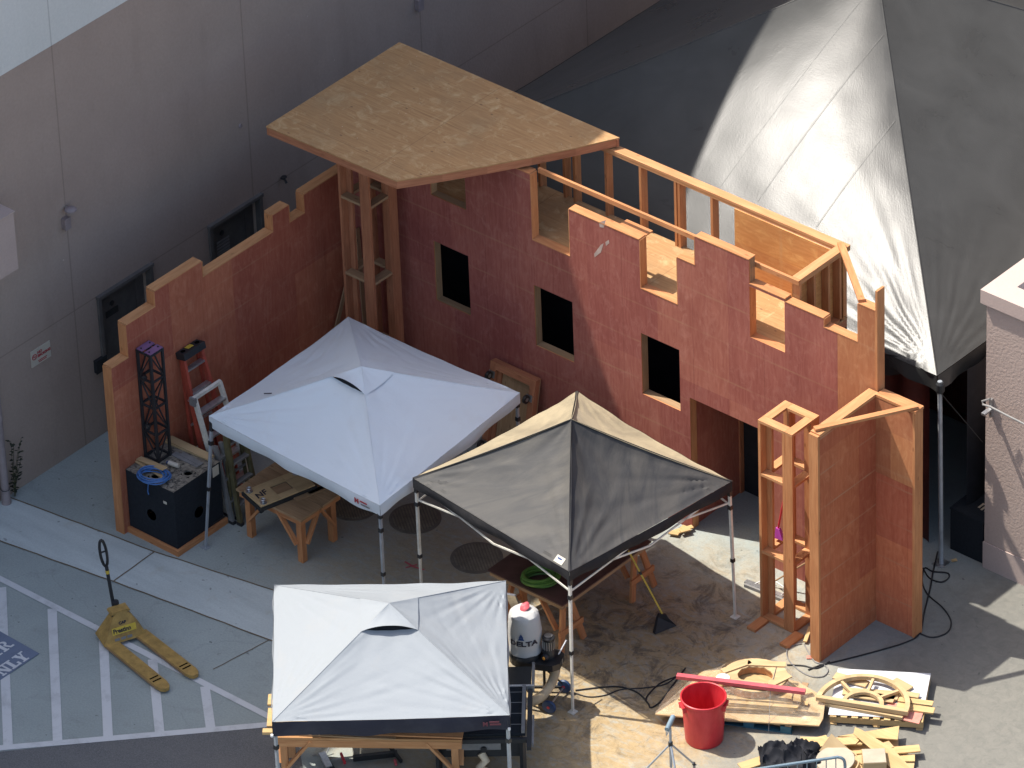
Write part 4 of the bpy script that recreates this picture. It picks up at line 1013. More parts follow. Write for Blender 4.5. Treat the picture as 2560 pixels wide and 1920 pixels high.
for zz in (tz-.47,CZ+.5):
    m=MB(); m.lathe([(.035,-.04),(.045,0),(.035,.05)],(tx0+.07,ty0+.05,zz),10); m.tube([(tx0+.02,ty0+.02,zz),(tx0+.12,ty0+.06,zz+.03)],.018); m.build('clamp',M['blackplastic'],t)
# coil, boards, can on crate
def coil(name,label,c,R0,r,turns,mat,tail=None,sq=.8,rot=0,hgt=.05):
    rnd=random.Random(len(label)); pts=[]
    for i in range(turns*28):
        a=2*math.pi*i/28; rr=R0*(1+.16*math.sin(i*.037*3.1+1)+rnd.uniform(-.015,.015)); ox=.05*R0*math.sin(i/28*2.1)*2; oy=.05*R0*math.cos(i/28*1.7)*2
        x=rr*math.cos(a)+ox; y=rr*sq*math.sin(a)+oy
        pts.append(V((c[0]+x*math.cos(rot)-y*math.sin(rot),c[1]+x*math.sin(rot)+y*math.cos(rot),c[2]+r+.002+hgt*(i/(turns*28))+.012*math.sin(i*.31))))
    if tail: pts += [V(p) for p in tail]
    m=MB(); m.tube(pts,r,6); return single(m,name,mat,label,'coil',tuple(c),smooth=True)
cc=at('z4',935,1400,z=CZ+.03); t1=at('z4',905,1450,y=CY0-.03); t2=at('z4',900,1500,y=CY0-.03)
coil('cable_coil','bright blue cable coil lying on the speckled crate top',cc,.20,.009,8,M['blue'],[(t1.x,CY0-.02,CZ+.01),(t1.x-.02,CY0-.03,t1.z-.1),(t2.x+.02,CY0-.03,t2.z)],.8,.3,.06)
def board_stack(label,pts,w,t,n,mat,name='board_stack',cat='boards',jit=.02):
    rnd=random.Random(len(label)); m=MB(); z=0
    for i in range(n):
        a,b=V(pts[0]),V(pts[1]); o=V((rnd.uniform(-jit,jit),rnd.uniform(-jit,jit),z+t/2+.001)); m.beam(a+o,b+o+V((rnd.uniform(-jit,jit),rnd.uniform(-jit,jit),0)),w,t); z+=t+.0015
    return single(m,name,mat,label,cat,tuple(pts[0]))
a=at('z4',835,1295,z=CZ); b=at('z4',1000,1365,z=CZ+.09)
m=MB(); m.beam((a.x,a.y,CZ+.012),(b.x,b.y,CZ+.012),.10,.018); single(m,'board',M['mdf'],'short pale board under another, in front of the truss tower','board',tuple(a))
m=MB(); m.beam((a.x+.02,a.y+.02,CZ+.034),(b.x+.0,b.y+.02,CZ+.128),.09,.018); single(m,'board',M['mdf'],'short pale board lying over the blue cable coil on the crate','board',tuple(a))
a=at('z4',1010,1165,z=CZ+.02); b=at('z4',1290,1280,z=CZ+.02)
for i in range(2):
    m=MB(); m.beam((a.x-.0,a.y+.03*i,CZ+.012+.019*i),(b.x,b.y-.015*i,CZ+.012+.019*i),.13,.017); single(m,'board',M['mdf'],['long pale board on the back of the crate, lower of two','long pale board on the back of the crate, upper of two'][i],'board',tuple(a))
a=at('z4',1060,1255,z=CZ); b=at('z4',1215,1330,z=CZ)
m=MB(); m.beam((a.x,a.y,CZ+.008),(b.x,b.y,CZ+.008),.10,.010); m.beam((a.x+.1,a.y+.05,CZ+.019),(b.x+.02,b.y+.03,CZ+.019),.08,.008); single(m,'panel_offcut',M['framegrey'],'grey panel offcuts lying on the crate by the hand hole','offcut',tuple(a))
a=at('z4',1030,1310,z=CZ+.04); b=at('z4',1090,1330,z=CZ+.04)
t=thing('spray_can','white spray can lying on its side on the crate top','can',(a.x,a.y,CZ))
m=MB(); m.tube([a,b],.034,14); m.build('can_body',M['paper'],t,smooth=True); m=MB(); m.tube([a+(a-b).normalized()*.03,a+(a-b).normalized()*.002],.022,10); m.build('cap',M['bluetext'],t)

# ladders
def ladder(label,foot,topc,wb,wt,steps,mrail,mstep,cap=None,ydir=V((0,1,0)),rear=None,stepw=.08,capmat=None,rw=.045):
    foot,topc=V(foot),V(topc); t=thing('step_ladder',label,'ladder',tuple(foot))
    ax=(topc-foot).normalized()
    for s in (-1,1):
        m=MB(); m.beam(foot+ydir*s*wb/2,topc+ydir*s*wt/2,rw,.07,ydir.cross(ax)); m.build('rail',mrail,t)
        m=MB(); m.obox(foot+ydir*s*wb/2+V((0,0,.02)),(.09,.06,.04)); m.build('rail_foot',M['blackplastic'],t)
    for i in range(steps):
        s=(i+1)/(steps+.6); p=foot.lerp(topc,s); w=wb+(wt-wb)*s-.03
        m=MB(); m.obox(p,(stepw,w,.03)); m.build('step',mstep,t)
    if rear is not None:
        rf=V(rear)
        for s in (-1,1):
            m=MB(); m.beam(rf+ydir*s*wb/2*.95,topc-V((.05,0,.03))+ydir*s*wt/2*.9,.03,.045,ydir.cross(ax)); m.build('rear_rail',mrail,t)
        for i in range(max(2,steps-2)):
            s=(i+1)/(steps-.2); p=rf.lerp(topc,s); m=MB(); m.obox(p,(.02,wb+(wt-wb)*s-.03,.03)); m.build('rear_bar',mstep,t)
    if cap:
        m=MB(); c=topc+ax*.02; up=ax; x=ydir.cross(up).normalized()
        mt=Matrix((x,ydir,up)).transposed(); m.obox(c,(cap[0],cap[1],cap[2]),mt); cp=m.build('top_cap',capmat,t)
        m=MB(); m.obox(c+up*(cap[2]/2+.004)-x*.02,(cap[0]*.5,cap[1]*.25,.006),mt); m.build('cap_tray',M['yellowplastic'] if capmat is M['black'] else mstep,cp)
        for s in (-1,1): 
            m=MB(); m.lathe([(.035,0),(.035,.006)],c+up*(cap[2]/2+.001)+ydir*s*cap[1]*.33,12,ax=mt); m.build('cap_hole',M['hole'],cp)
    return t
ladder('tall orange red fibreglass step ladder with black cap, leaning against the side wall',(.55,-3.38,0),(.09,-3.42,2.28),.56,.34,6,M['fibre'],M['alu'],(.16,.42,.10),capmat=M['black'],rear=(.24,-3.36,.02))
t=ladder('aluminium step ladder with cream rails and no cap, leaning on the orange ladder',(.80,-3.38,0),(.36,-3.44,1.77),.56,.50,4,M['creampole'],M['alu'],None,stepw=.11)
m=MB(); m.beam((.36,-3.71,1.77),(.36,-3.17,1.77),.05,.05); m.build('top_bar',M['creampole'],t)
m=MB(); m.obox((.36,-3.72,1.73),(.10,.05,.12)); m.build('corner_bracket',M['framegrey'],t)
ladder('old yellow step ladder with blue grey cap, folded beside the black crate',(1.10,-3.52,0),(.80,-3.42,1.33),.40,.30,4,M['ladderyellow'],M['framegrey'],(.15,.32,.09),capmat=M['ladderblue'],rear=(.98,-3.56,.01))
ladder('scuffed grey ladder half hidden between crate and yellow ladder',(.99,-3.70,0),(.72,-3.66,1.15),.12,.12,3,M['framegrey'],M['framegrey'],None)

# ------------------------------------------------------------------ pallet jack
PJ=thing('pallet_jack','worn yellow pallet jack with black handle, parked on the white hatching','pallet jack',(1.6,-6.6,0))
A0,A1=V((1.60,-6.83,0)),V((2.915,-7.11,0))    # fork centre lines at floor level (near, far)
B0,B1=V((1.78,-6.42,0)),V((3.02,-6.66,0))
def fork(P,Q,w=.18):
    d=(Q-P).normalized(); n=V((-d.y,d.x,0)); L=(Q-P).length; z0,z1=.035,.085
    pl=[]
    for u,v in ((0,-w/2),(L*.90,-w/2),(L*.965,-w*.40),(L,-w*.18),(L,w*.18),(L*.965,w*.40),(L*.90,w/2),(0,w/2)): q=P+d*u+n*v; pl.append((q.x,q.y))
    m=MB(); m.prism(pl,z0,z1); fk=m.build('fork',M['yellow'],PJ)
    for u in (.775,.83):
        q=P+d*L*u; m=MB(); mt=Matrix((d,n,V((0,0,1)))).transposed(); m.obox(q+V((0,0,z1+.002)),(.022,w*.74,.003),mt); m.build('roller_slot',M['hole'],fk)
    m=MB(); m.tube([P+d*L*.80-n*w*.28+V((0,0,.035)),P+d*L*.80+n*w*.28+V((0,0,.035))],.034,12); m.build('load_roller',M['blackplastic'],fk)
    m=MB(); m.beam(P+d*.2+V((0,0,.034))-n*w*.35,P+d*L*.75+V((0,0,.034))-n*w*.35,.02,.03); m.build('push_rod',M['black'],fk)
    for s_ in (-1,1):
        m=MB(); m.beam(P+d*.02+n*s_*(w/2+.001)+V((0,0,.05)),P+d*L*.9+n*s_*(w/2+.001)+V((0,0,.05)),.006,.03); m.build('shaded_edge',M['firdull'],fk)  # brown strips put shading into the fork sides by colour
    return d,n
d,n=fork(A0,A1); fork(B0,B1)
hc=(A0+B0)*.5-d*.05
# triangular frame head : vertical plate leaning back
ex=(B0-A0).normalized(); fwd=V((ex.y,-ex.x,0)); 
if fwd.dot(A1-A0)<0: fwd=-fwd
W=(B0-A0).length/2+.085
def hp(u,f,z): return hc+ex*u+fwd*f+V((0,0,z))
m=MB()
prof=[(-W,.06),(W,.06),(W*.42,.40),(W*.18,.47),(-W*.18,.47),(-W*.42,.40)]
fr=[hp(u,.12-(z-.06)*.30,z) for u,z in prof]; bk=[hp(u,.095-(z-.06)*.30,z) for u,z in prof]
m.face(fr); m.face(bk[::-1])
for i in range(6): j=(i+1)%6; m.face([fr[j],fr[i],bk[i],bk[j]])
m.build('head_plate',M['yellow'],PJ,fixn=True)
for s in (-1,1):
    m=MB(); q=[hp(s*W,.09,.05),hp(s*W,-.22,.07),hp(s*W*.42,-.12,.40),hp(s*W*.42,-.0,.40)]; q2=[p+ex*(-s*.012) for p in q]
    m.face(q); m.face(q2[::-1])
    for i in range(4): j=(i+1)%4; m.face([q[i],q[j],q2[j],q2[i]])
    m.build('side_plate',M['yellow'],PJ,fixn=True)
m=MB(); m.hexa([hp(-W*.45,-.16,.44),hp(W*.45,-.16,.44),hp(W*.45,.0,.44),hp(-W*.45,.0,.44),hp(-W*.4,-.15,.475),hp(W*.4,-.15,.475),hp(W*.4,.0,.475),hp(-W*.4,.0,.475)]); m.build('top_housing',M['yellow'],PJ)
# word plate
upv=(hp(0,.12-.3*.3,.36)-hp(0,.12,.06)).normalized()
lp=hp(-.165,.122-(.20-.06)*.30,.20); nn=ex.cross(upv).normalized(); 
if nn.dot(fwd)<0: nn=-nn
m=MB(); mt=Matrix((ex,upv,nn)).transposed(); m.obox(hp(0,.12-(.225-.06)*.30,.225)+nn*.004,(.34,.095,.004),mt); m.build('name_plate',M['yellowplastic'],PJ)
text_part('Prestinn',.088,M['darktext'],PJ,'plate_words',tuple(hp(-.16,.12-(.197-.06)*.30,.197)+nn*.0075),ex,upv,.001,.003,sx=.88)
text_part('CAP',.055,M['darktext'],PJ,'stamped_words',tuple(hp(-.06,.12-(.30-.06)*.30,.30)+nn*.004),ex,upv,.001,.003)
for u in (-.12,-.03,.06):
    m=MB(); m.obox(hp(u,.12-(.11-.06)*.3,.11)+nn*.003,(.07,.035,.003),mt); m.build('worn_sticker',M['framegrey'],PJ)
m=MB(); m.tube([hp(-.03,-.20,.10),hp(.03,-.20,.10)],.09,18); m.tube([hp(.06,-.20,.10),hp(.11,-.20,.10)],.09,18); m.tube([hp(-.11,-.20,.10),hp(-.06,-.20,.10)],.09,18); m.build('steer_wheel',M['blackplastic'],PJ)
m=MB(); m.lathe([(.07,.1),(.07,.30),(.05,.32),(.05,.45)],hp(0,-.19,.06),14); m.build('hydraulic_pump',M['black'],PJ)
h0=hp(0,-.24,.30); hb=at('b1',640,640,y=h0.y-.06); h1=V((h0.x-.03,h0.y-.05,1.06)); 
m=MB(); m.tube([h0,h1],.024,10); m.build('handle_stem',M['black'],PJ,smooth=True)
m=MB(); m.tube([h0.lerp(h1,.86),h0.lerp(h1,.93)],.027,10); m.build('handle_band',M['yellowplastic'],PJ)
top=V((h1.x-.03,h1.y-.04,1.52)); 
m=MB(); lp=[h1+V((0,0,-.02))]
for a in np.linspace(-math.pi/2,1.5*math.pi,26): lp.append(h1.lerp(top,.5)+ex*(.045*math.cos(a))+(top-h1)*.5*math.sin(a)*(1.0)+fwd*.02*math.sin(a))
m.tube(lp,.020,8); m.build('handle_loop',M['blackplastic'],PJ,smooth=True)
m=MB(); m.tube([h1+(top-h1)*.55-ex*.05,h1+(top-h1)*.55+ex*.05],.012,8); m.build('lever',M['black'],PJ)

# ------------------------------------------------------------------ workbench under the white canopy
def table(label,corner,ux,uy,Lx,Ly,H,legw,matt,matl,braces=True,ap=.09,boards=5,cat='workbench',inset=.03):
    c=V(corner); ux,uy=V(ux).normalized(),V(uy).normalized(); z=V((0,0,1)); P=lambda a,b,h:c+ux*a+uy*b+z*h
    t=thing('workbench',label,cat,tuple(P(Lx/2,Ly/2,0)))
    m=MB(); bw=Ly/boards
    for i in range(boards):
        m.beam(P(random.uniform(-.01,.0),bw*(i+.5),H-.019),P(Lx+random.uniform(0,.01),bw*(i+.5),H-.019),bw-.006,.036)
    m.build('tabletop',matt,t)
    m=MB()
    for b in (inset+.02,Ly-inset-.02): m.beam(P(inset,b,H-.04-ap/2),P(Lx-inset,b,H-.04-ap/2),.038,ap)
    for a in (inset+.02,Lx-inset-.02): m.beam(P(a,inset+.042,H-.04-ap/2),P(a,Ly-inset-.042,H-.04-ap/2),.038,ap)
    m.build('apron',matl,t)
    for a in (inset+.05+legw/2,Lx-inset-.05-legw/2):
        for b in (inset+.045+legw/2,Ly-inset-.045-legw/2):
            m=MB(); m.beam(P(a,b,.001),P(a,b,H-.042),legw,legw,ux); m.build('leg',matl,t)
            if braces:
                s=1 if a<Lx/2 else -1; s2=1 if b<Ly/2 else -1
                m=MB(); m.beam(P(a+s*.03,b-s2*(legw/2+.02),H-.50),P(a+s*.36,b-s2*(legw/2+.02),H-.06),.036,.07,uy); m.build('brace',matl,t)
                m=MB(); m.beam(P(a-s*(legw/2+.02),b+s2*.03,H-.50),P(a-s*(legw/2+.02),b+s2*.30,H-.06),.036,.07,ux); m.build('brace',matl,t)
    return t,P
WB,P=table('stout timber workbench with splayed braces, half under the white canopy',(1.27,-3.93,0),(1,0,0),(0,1,0),1.19,.85,.80,.09,M['firdull'],M['fir'],boards=4)
# board with square hole
q=[at('b1',1515,0,z=.85),at('b1',1620,95,z=.85),at('z4',1930,1440,z=.85),at('z4',1710,1370,z=.85)]
t=thing('drilled_board','tan board with a square cut out and black underside, lying on the workbench','board',tuple(q[0]))
hcn=at('z4',1722,1468,z=.86)
c0=(q[0]+q[1]+q[2]+q[3])*.25; ux=(q[1]-q[0]).normalized(); uy=(q[3]-q[0]); uy=(uy-ux*uy.dot(ux)).normalized()
cen=at('z4',1705,1470,z=.86); fl=lambda u,v:cen+ux*u+uy*v
L1,L2=(q[1]-q[0]).length,.86
m=MB(); us_=[-L1/2,-.10,.12,L1/2]; vs_=[-L2/2,-.10,.16,L2/2]
for i in range(3):
    for j in range(3):
        if i==1 and j==1: continue
        pp=[fl(us_[i],vs_[j]),fl(us_[i+1],vs_[j]),fl(us_[i+1],vs_[j+1]),fl(us_[i],vs_[j+1])]
        for zz in (0,): m.hexa([p+V((0,0,-.0)) for p in pp]+[p+V((0,0,.022)) for p in pp],1)
m.build('board_top',M['mdf'],t)
m=MB(); mt=Matrix((ux,uy,ux.cross(uy))).transposed(); m.obox(fl(0,0)+V((0,0,-.03)),(L1+.04,L2+.05,.055),mt); m.build('black_base',M['black'],t)
m=MB(); m.obox(fl(.01,.03)+V((0,0,-.001)),(.20,.24,.004),mt); m.build('recess_floor',M['firdull'],t)
text_part('NF',.15,M['darktext'],t,'marker_letters',tuple(fl(L1/2-.17,-L2/2+.06)+V((0,0,.024))),-ux*.2+uy,-ux,.001,.004,shear=.25)
for u,v in ((-L1/2+.06,-L2/2+.05),(-L1/2+.07,L2/2-.08),(L1/2-.05,-L2/2+.07)):
    o=fl(u,v)+V((0,0,.022)); m=MB(); m.lathe([(.05,0),(.05,.01),(.02,.014),(.02,.05)],o,14); m.tube([o+V((.03*math.cos(a),.03*math.sin(a),.055)) for a in np.linspace(0,6.28,12,False)],.01,6,True); m.build('ring_bolt',M['steel'],t,smooth=True)
for i,(px,py) in enumerate(((1800,1540),(1880,1500))):
    a=at('z4',px,py,z=.80); b=at('z4',px+180,py-75,z=.80); m=MB(); m.beam((a.x,a.y,.812),(b.x,b.y,.812),.09,.02); single(m,'loose_plank',M['firdull'],['narrow plank lying along the near edge of the workbench','plank lying on the workbench beside the near edge plank'][i],'plank',tuple(a))
# wheeled dolly leaning on the facade
DL=thing('wheeled_dolly','wooden dolly board with castors, stood on edge against the red facade','dolly',(3.0,-.2,0))
dz=V((0,.30,1.40)).normalized(); dx=V((1,0,0)); dn=dx.cross(dz); O=V((2.60,-.36,.02))
def dp(u,v,w): return O+dx*u+dz*v+(-dn if dn.y>0 else dn)*w
Wd,Hd=.82,1.40
def dbox(m,u0,u1,v0,v1,w0,w1,g=None): m.hexa([dp(u0,v0,w0),dp(u1,v0,w0),dp(u1,v0,w1),dp(u0,v0,w1),dp(u0,v1,w0),dp(u1,v1,w0),dp(u1,v1,w1),dp(u0,v1,w1)],g)
m=MB(); dbox(m,0,Wd,0,Hd,-.02,.0,2); m.build('deck_board',M['firdull'],DL)
m=MB(); dbox(m,0,.10,0,Hd,.002,.09,2); dbox(m,Wd-.10,Wd,0,Hd,.002,.09,2); dbox(m,.102,Wd-.102,Hd-.09,Hd,.002,.09,0); dbox(m,.102,Wd-.102,0,.09,.002,.09,0); dbox(m,.102,.17,.1,Hd-.1,.002,.03,2); dbox(m,-.002,Wd+.002,Hd+.001,Hd+.02,-.02,.09,0)
m.build('frame_rail',M['firred'],DL)
for u,v in ((.05,Hd-.17),(Wd-.08,Hd-.27),(.05,.17),(Wd-.08,.27)):
    m=MB(); c=dp(u,v,.165); ax3=Matrix((dz,dn,dx)).transposed(); m.lathe([(.03,-.022),(.062,-.02),(.066,0),(.062,.02),(.03,.022)],c,18,ax=ax3); wv=m.build('castor_wheel',M['blackplastic'],DL,smooth=True)
    m=MB(); m.lathe([(.03,-.024),(.03,.024)],c,10,ax=ax3); m.build('hub',M['steel'],wv)
    m=MB(); dbox(m,u-.05,u+.05,v-.05,v+.05,.092,.10); m.build('castor_plate',M['steel'],wv)
m=MB(); m.box(3.50,4.05,-.030,-.008,.62,.93); m.obox((3.7,-.05,1.02),(.5,.02,.5),Matrix.Rotation(.1,3,'X')); 
# drain covers
for x,y,r,lab in ((2.89,-2.14,.36,'round dusty iron drain cover, middle of three, beyond the white canopy leg'),(4.15,-2.31,.36,'round dusty iron drain cover, nearest the brown table'),(2.05,-2.45,.33,'round dusty iron drain cover mostly hidden under the white canopy')):
    t=thing('drain_cover',lab,'drain cover',(x,y,0),'drain covers in the yard')
    m=MB(); m.lathe([(r,.0),(r,.008),(r-.035,.010)],(x,y,0.001),36); m.build('frame',M['irondark'],t)
    m=MB()
    for i in range(-8,9):
        v=i*r*.115; h=math.sqrt(max(0,(r-.05)**2-v*v)); 
        if h>.05: m.beam((x-h*.5-.0-v*.7,y+h*.5-v*.7,.014),(x+h*.5-v*.7,y-h*.5-v*.7,.014),.018,.010) if False else m.beam((x-h*.80-v*.6,y+h*.60-v*.8,.015),(x+h*.80-v*.6,y-h*.60-v*.8,.015),.020,.009)
    m.build('rib',M['iron'],t)
# ------------------------------------------------------------------ table on saw horses under the black canopy
TB=thing('trestle_tabletop','long brown formply sheet table top resting on two saw horses','table top',(5.88,-2.4,.82))
m=MB(); m.box(5.23,6.53,-3.29,-1.45,.835,.855,1); m.build('sheet',M['brownply'],TB)
m=MB(); m.box(5.25,6.51,-3.27,-3.23,.765,.833,0); m.box(5.25,6.51,-1.52,-1.48,.765,.833,0); m.box(6.47,6.51,-3.22,-1.53,.765,.833,1); m.build('edge_batten',M['firdull'],TB)
def sawhorse(label,y,x0=5.40,x1=6.44):
    t=thing('saw_horse',label,'saw horse',((x0+x1)/2,y,0),'saw horses under the brown table')
    m=MB(); m.box(x0,x1,y-.045,y+.045,.67,.762,0); m.build('beam',M['fir'],t)
    for x in (x0+.10,x1-.08):
        for s in (-1,1):
            m=MB(); xo=.09 if x>6 else -.06; m.beam((x+xo,y+s*.23,.001),(x,y+s*.055,.74),.09,.04,(1,0,0)); m.build('leg',M['fir'],t)
        m=MB(); m.beam((x+.075 if x>6 else x-.05,y-.24,.30),(x+.075 if x>6 else x-.05,y+.24,.30),.035,.09); m.build('cross_brace',M['fir'],t)
    m=MB(); m.beam((x0+.55,y-.06,.66),(x1-.12,y-.16,.30),.035,.07,(0,1,0)); m.build('diagonal_brace',M['fir'],t)
    return t
sawhorse('timber saw horse carrying the near end of the brown table',-3.02); sawhorse('timber saw horse carrying the far end of the brown table',-1.55)
cc=(at('b2',1830,512,z=.87)); coil('hose_coil','green hose coil lying on the brown table under the black canopy',(cc.x,cc.y,.856),.215,.017,9,M['green'],None,.78,.8,.09)
# brooms
a=at('b3',1215,785,z=.0); b=at('b3',1015,365,z=1.0)
t=thing('push_broom','black angled broom with yellow handle standing under the black canopy edge','broom',(7.15,-2.0,0))
hh=at('b3',1188,715,z=.20); tp=V((6.72,-1.62,1.30)); 
A=at('b3',1158,838,z=.01); B_=at('b3',1290,785,z=.01); T0=at('b3',1180,735,z=.20); T1=at('b3',1240,738,z=.18)
m=MB(); n_=(B_-A).normalized().cross(V((0,0,1))).normalized()*.03
m.hexa([A-n_,B_-n_,B_+n_,A+n_,T0-n_*.7,T1-n_*.7,T1+n_*.7,T0+n_*.7],2); m.build('bristle_head',M['black'],t)
m=MB(); m.hexa([T0-n_*.8,T1-n_*.8,T1+n_*.8,T0+n_*.8]+[p+V((0,0,.05))+(T1-T0)*k for p,k in ((T0-n_*.6,.15),(T1-n_*.6,-.15),(T1+n_*.6,-.15),(T0+n_*.6,.15))]); m.build('socket',M['blackplastic'],t)
e=at('b3',1018,362,z=.98); hb=(T0+T1)*.5+V((0,0,.05)); e=hb+(e-hb)*1.08
m=MB(); m.tube([hb,e],.013,8); m.build('handle',M['yellowplastic'],t,smooth=True); m=MB(); m.tube([hb.lerp(e,.62),hb.lerp(e,.67)],.016,8); m.build('grip_band',M['black'],t)
A=at('b3',1718,520,z=.05); B_=at('b3',1950,612,z=.05)
t=thing('push_broom','wide grey push broom lying on the floor behind the open column','broom',tuple(A))
m=MB(); m.beam(A,B_,.07,.03); m.build('head_block',M['alu'],t); m=MB(); m.beam(A+V((.02,-.03,-.025)),B_+V((.02,-.03,-.025)),.07,.045); m.build('bristles',M['framegrey'],t)
m=MB(); c=A.lerp(B_,.5); m.tube([A.lerp(B_,.25)+V((0,0,.02)),A.lerp(B_,.35)+V((-.0,.12,.05)),c+V((.05,.16,.06)),A.lerp(B_,.9)+V((.05,.10,.05)),A.lerp(B_,.95)+V((0,0,.02))],.008,6); m.build('wire_brace',M['steel'],t)
m=MB(); m.tube([c+V((.05,.16,.06)),c+V((.5,.30,.5))],.012,8); m.build('handle',M['firdull'],t)
A=at('z6',735,1510,y=-.70); B_=at('b4',697,195,y=-.70)
t=thing('lobby_broom','red handled broom with magenta bristles leaning inside the open orange column','broom',tuple(B_))
m=MB(); m.tube([A,B_],.014,8); m.build('handle',M['redhandle'],t); m=MB(); d=(B_-A).normalized(); m.hexa([B_+V(p) for p in ((-.03,-.02,0),(.03,-.02,0),(.03,.02,0),(-.03,.02,0))][::1]+[B_+d*.0+V(p) for p in ((-.05,-.03,-.17),(.09,-.03,-.15),(.09,.03,-.15),(-.05,.03,-.17))][::1]); m.build('bristle_head',M['magenta'],t,fixn=True)
# scrap wood at the door jamb
base=at('b3',1330,215,z=0)
for i,(px,py,qx,qy) in enumerate(((1270,225,1330,205),(1300,235,1350,190),(1250,235,1310,245),(1330,225,1395,205),(1320,240,1380,225))):
    a,b=at('b3',px,py,z=.01),at('b3',qx,qy,z=.01); m=MB(); m.beam((a.x,a.y,.014+.016*i),(b.x,b.y,.014+.016*i),.07,.018); single(m,'scrap_block',M['yellowpine'],'short yellow wood offcut in the little heap at the doorway','offcut',(a.x,a.y,0),'offcuts heaped at the doorway')

# ------------------------------------------------------------------ dust collector
DX,DY=6.72,-4.235
DC=thing('dust_collector','wheeled dust collector with a tall white cloth bag and black body','dust collector',(DX+.1,DY,0))
ce=at('b2',1740,945,z=.80); mo=at('b2',1885,965,z=.80)
m=MB(); u=(mo-ce).normalized(); n=V((-u.y,u.x,0)); 
pl=[]
for k in np.linspace(math.pi/2,1.5*math.pi,10): p=ce+u*math.cos(k)*.21+n*math.sin(k)*.21; pl.append((p.x,p.y))
for du,dn_ in ((.42,-.2),(.50,-.12),(.50,.10),(.42,.17)): p=ce+u*du+n*dn_; pl.append((p.x,p.y))
m.prism(pl,.67,.765); m.build('body_pan',M['blackplastic'],DC,smooth=True)
m=MB(); m.lathe([(.215,.765),(.215,.80),(.205,.83)],(ce.x,ce.y,0),28); m.build('clamp_band',M['black'],DC,smooth=True)
m=MB(); rnd=random.Random(4)
prof=[(.205,.825),(.215,.86),(.207,.885),(.205,.95),(.213,1.02),(.212,1.15),(.215,1.25),(.208,1.36),(.19,1.425),(.14,1.465),(.06,1.475),(.002,1.476)]
b0=len(m.v); m.lathe(prof,(ce.x,ce.y,0),40)
for i in range(b0,len(m.v)):
    p=m.v[i]; w=.022*noise.noise(p*5)+.012*noise.noise(p*13)
    q=V((p.x-ce.x,p.y-ce.y,0)); 
    if q.length>.01: m.v[i]=p+q.normalized()*w*(1 if p.z<1.4 else .5)+V((0,0,.5*w if p.z>1.4 else 0))
BG=m.build('filter_bag',M['bag'],DC,smooth=True)
# lettering on the bag, bent round it
def bag_text(body,size,mat,ang0,z0,name):
    cu=bpy.data.curves.new(name,'FONT'); cu.body=body; cu.size=size; cu.extrude=.001; cu.offset=.004; cu.resolution_u=3
    to=bpy.data.objects.new(name,cu); COL.objects.link(to); bpy.context.view_layer.update()
    me=bpy.data.meshes.new_from_object(to.evaluated_get(bpy.context.evaluated_depsgraph_get())); bpy.data.objects.remove(to); bpy.data.curves.remove(cu)
    bm=bmesh.new(); bm.from_mesh(me); bmesh.ops.subdivide_edges(bm,edges=[e for e in bm.edges if e.calc_length()>.03],cuts=2); bm.to_mesh(me); bm.free()
    rr=.222
    for v in me.vertices:
        a=ang0+v.co.x*1.25/rr; r_=rr+.004+v.co.z
        v.co=V((ce.x+r_*math.cos(a)-DC['_w'][0],ce.y+r_*math.sin(a)-DC['_w'][1],z0+v.co.y))
    me.materials.clear(); me.materials.append(mat); o=bpy.data.objects.new(name,me); COL.objects.link(o); o.parent=BG
camaz=math.atan2(-.743,.669)
bag_text('DELTA',.105,M['darktext'],camaz-.98,1.035,'brand_letters')
for da,dz_,up in ((-.22,1.13,1),(-.34,1.13,1),(-.28,1.175,1)):
    m=MB(); 
    def bp(a,z): return (ce.x+.2265*math.cos(a),ce.y+.2265*math.sin(a),z)
    c=camaz+da+.06; h=.062
    m.face([bp(c-.14,dz_),bp(c+.14,dz_),bp(c,dz_+h)]); m.build('brand_triangle',M['bluetext'],DC)
m=MB(); tp=at('b2',1745,665,z=1.50); 
prof=[(.002,-.02),(.06,-.015),(.085,.0),(.06,.025),(.02,.035),(.002,.036)]
m.lathe(prof,(ce.x,ce.y+.02,1.50),18,ax=Matrix.Rotation(.6,3,'X')@Matrix.Scale(.75,3,(1,0,0))); b0=0
for i in range(len(m.v)): m.v[i]=m.v[i]+V((0,0,.03*noise.noise(m.v[i]*14)))
m.build('red_cloth_tie',M['pinkred'],DC,smooth=True)
m=MB(); m.lathe([(.085,.765),(.085,.88),(.075,.90),(.075,1.05),(.085,1.055),(.085,1.085),(.06,1.10)],(mo.x,mo.y,0),22); mt_=m.build('motor',M['blackplastic'],DC,smooth=True)
m=MB(); m.lathe([(.05,1.101),(.055,1.108),(.015,1.112)],(mo.x,mo.y,0),16); m.build('fan_grille',M['steel'],mt_)
m=MB(); 
for a in np.linspace(0,2*math.pi,16,False): m.beam((mo.x+.078*math.cos(a),mo.y+.078*math.sin(a),.91),(mo.x+.078*math.cos(a),mo.y+.078*math.sin(a),1.04),.012,.012)
m.build('cooling_fin',M['steel'],mt_)
c=at('b2',1860,945,z=.86); m=MB(); m.lathe([(.045,0),(.045,.05)],mo+V((.03,-.09,.03)),12,ax=Matrix.Rotation(math.pi/2,3,'X')); m.build('switch_box',M['black'],mt_)
m=MB(); m.lathe([(.024,0),(.018,.012)],mo+V((.035,-.145,.035)),12,ax=Matrix.Rotation(math.pi/2,3,'X')); m.build('amber_button',M['ledorange'],mt_)
ha=at('b2',1850,1020,z=.72); hb2=at('b2',1920,1010,z=.70); hc2=at('b2',2000,870,z=.95)
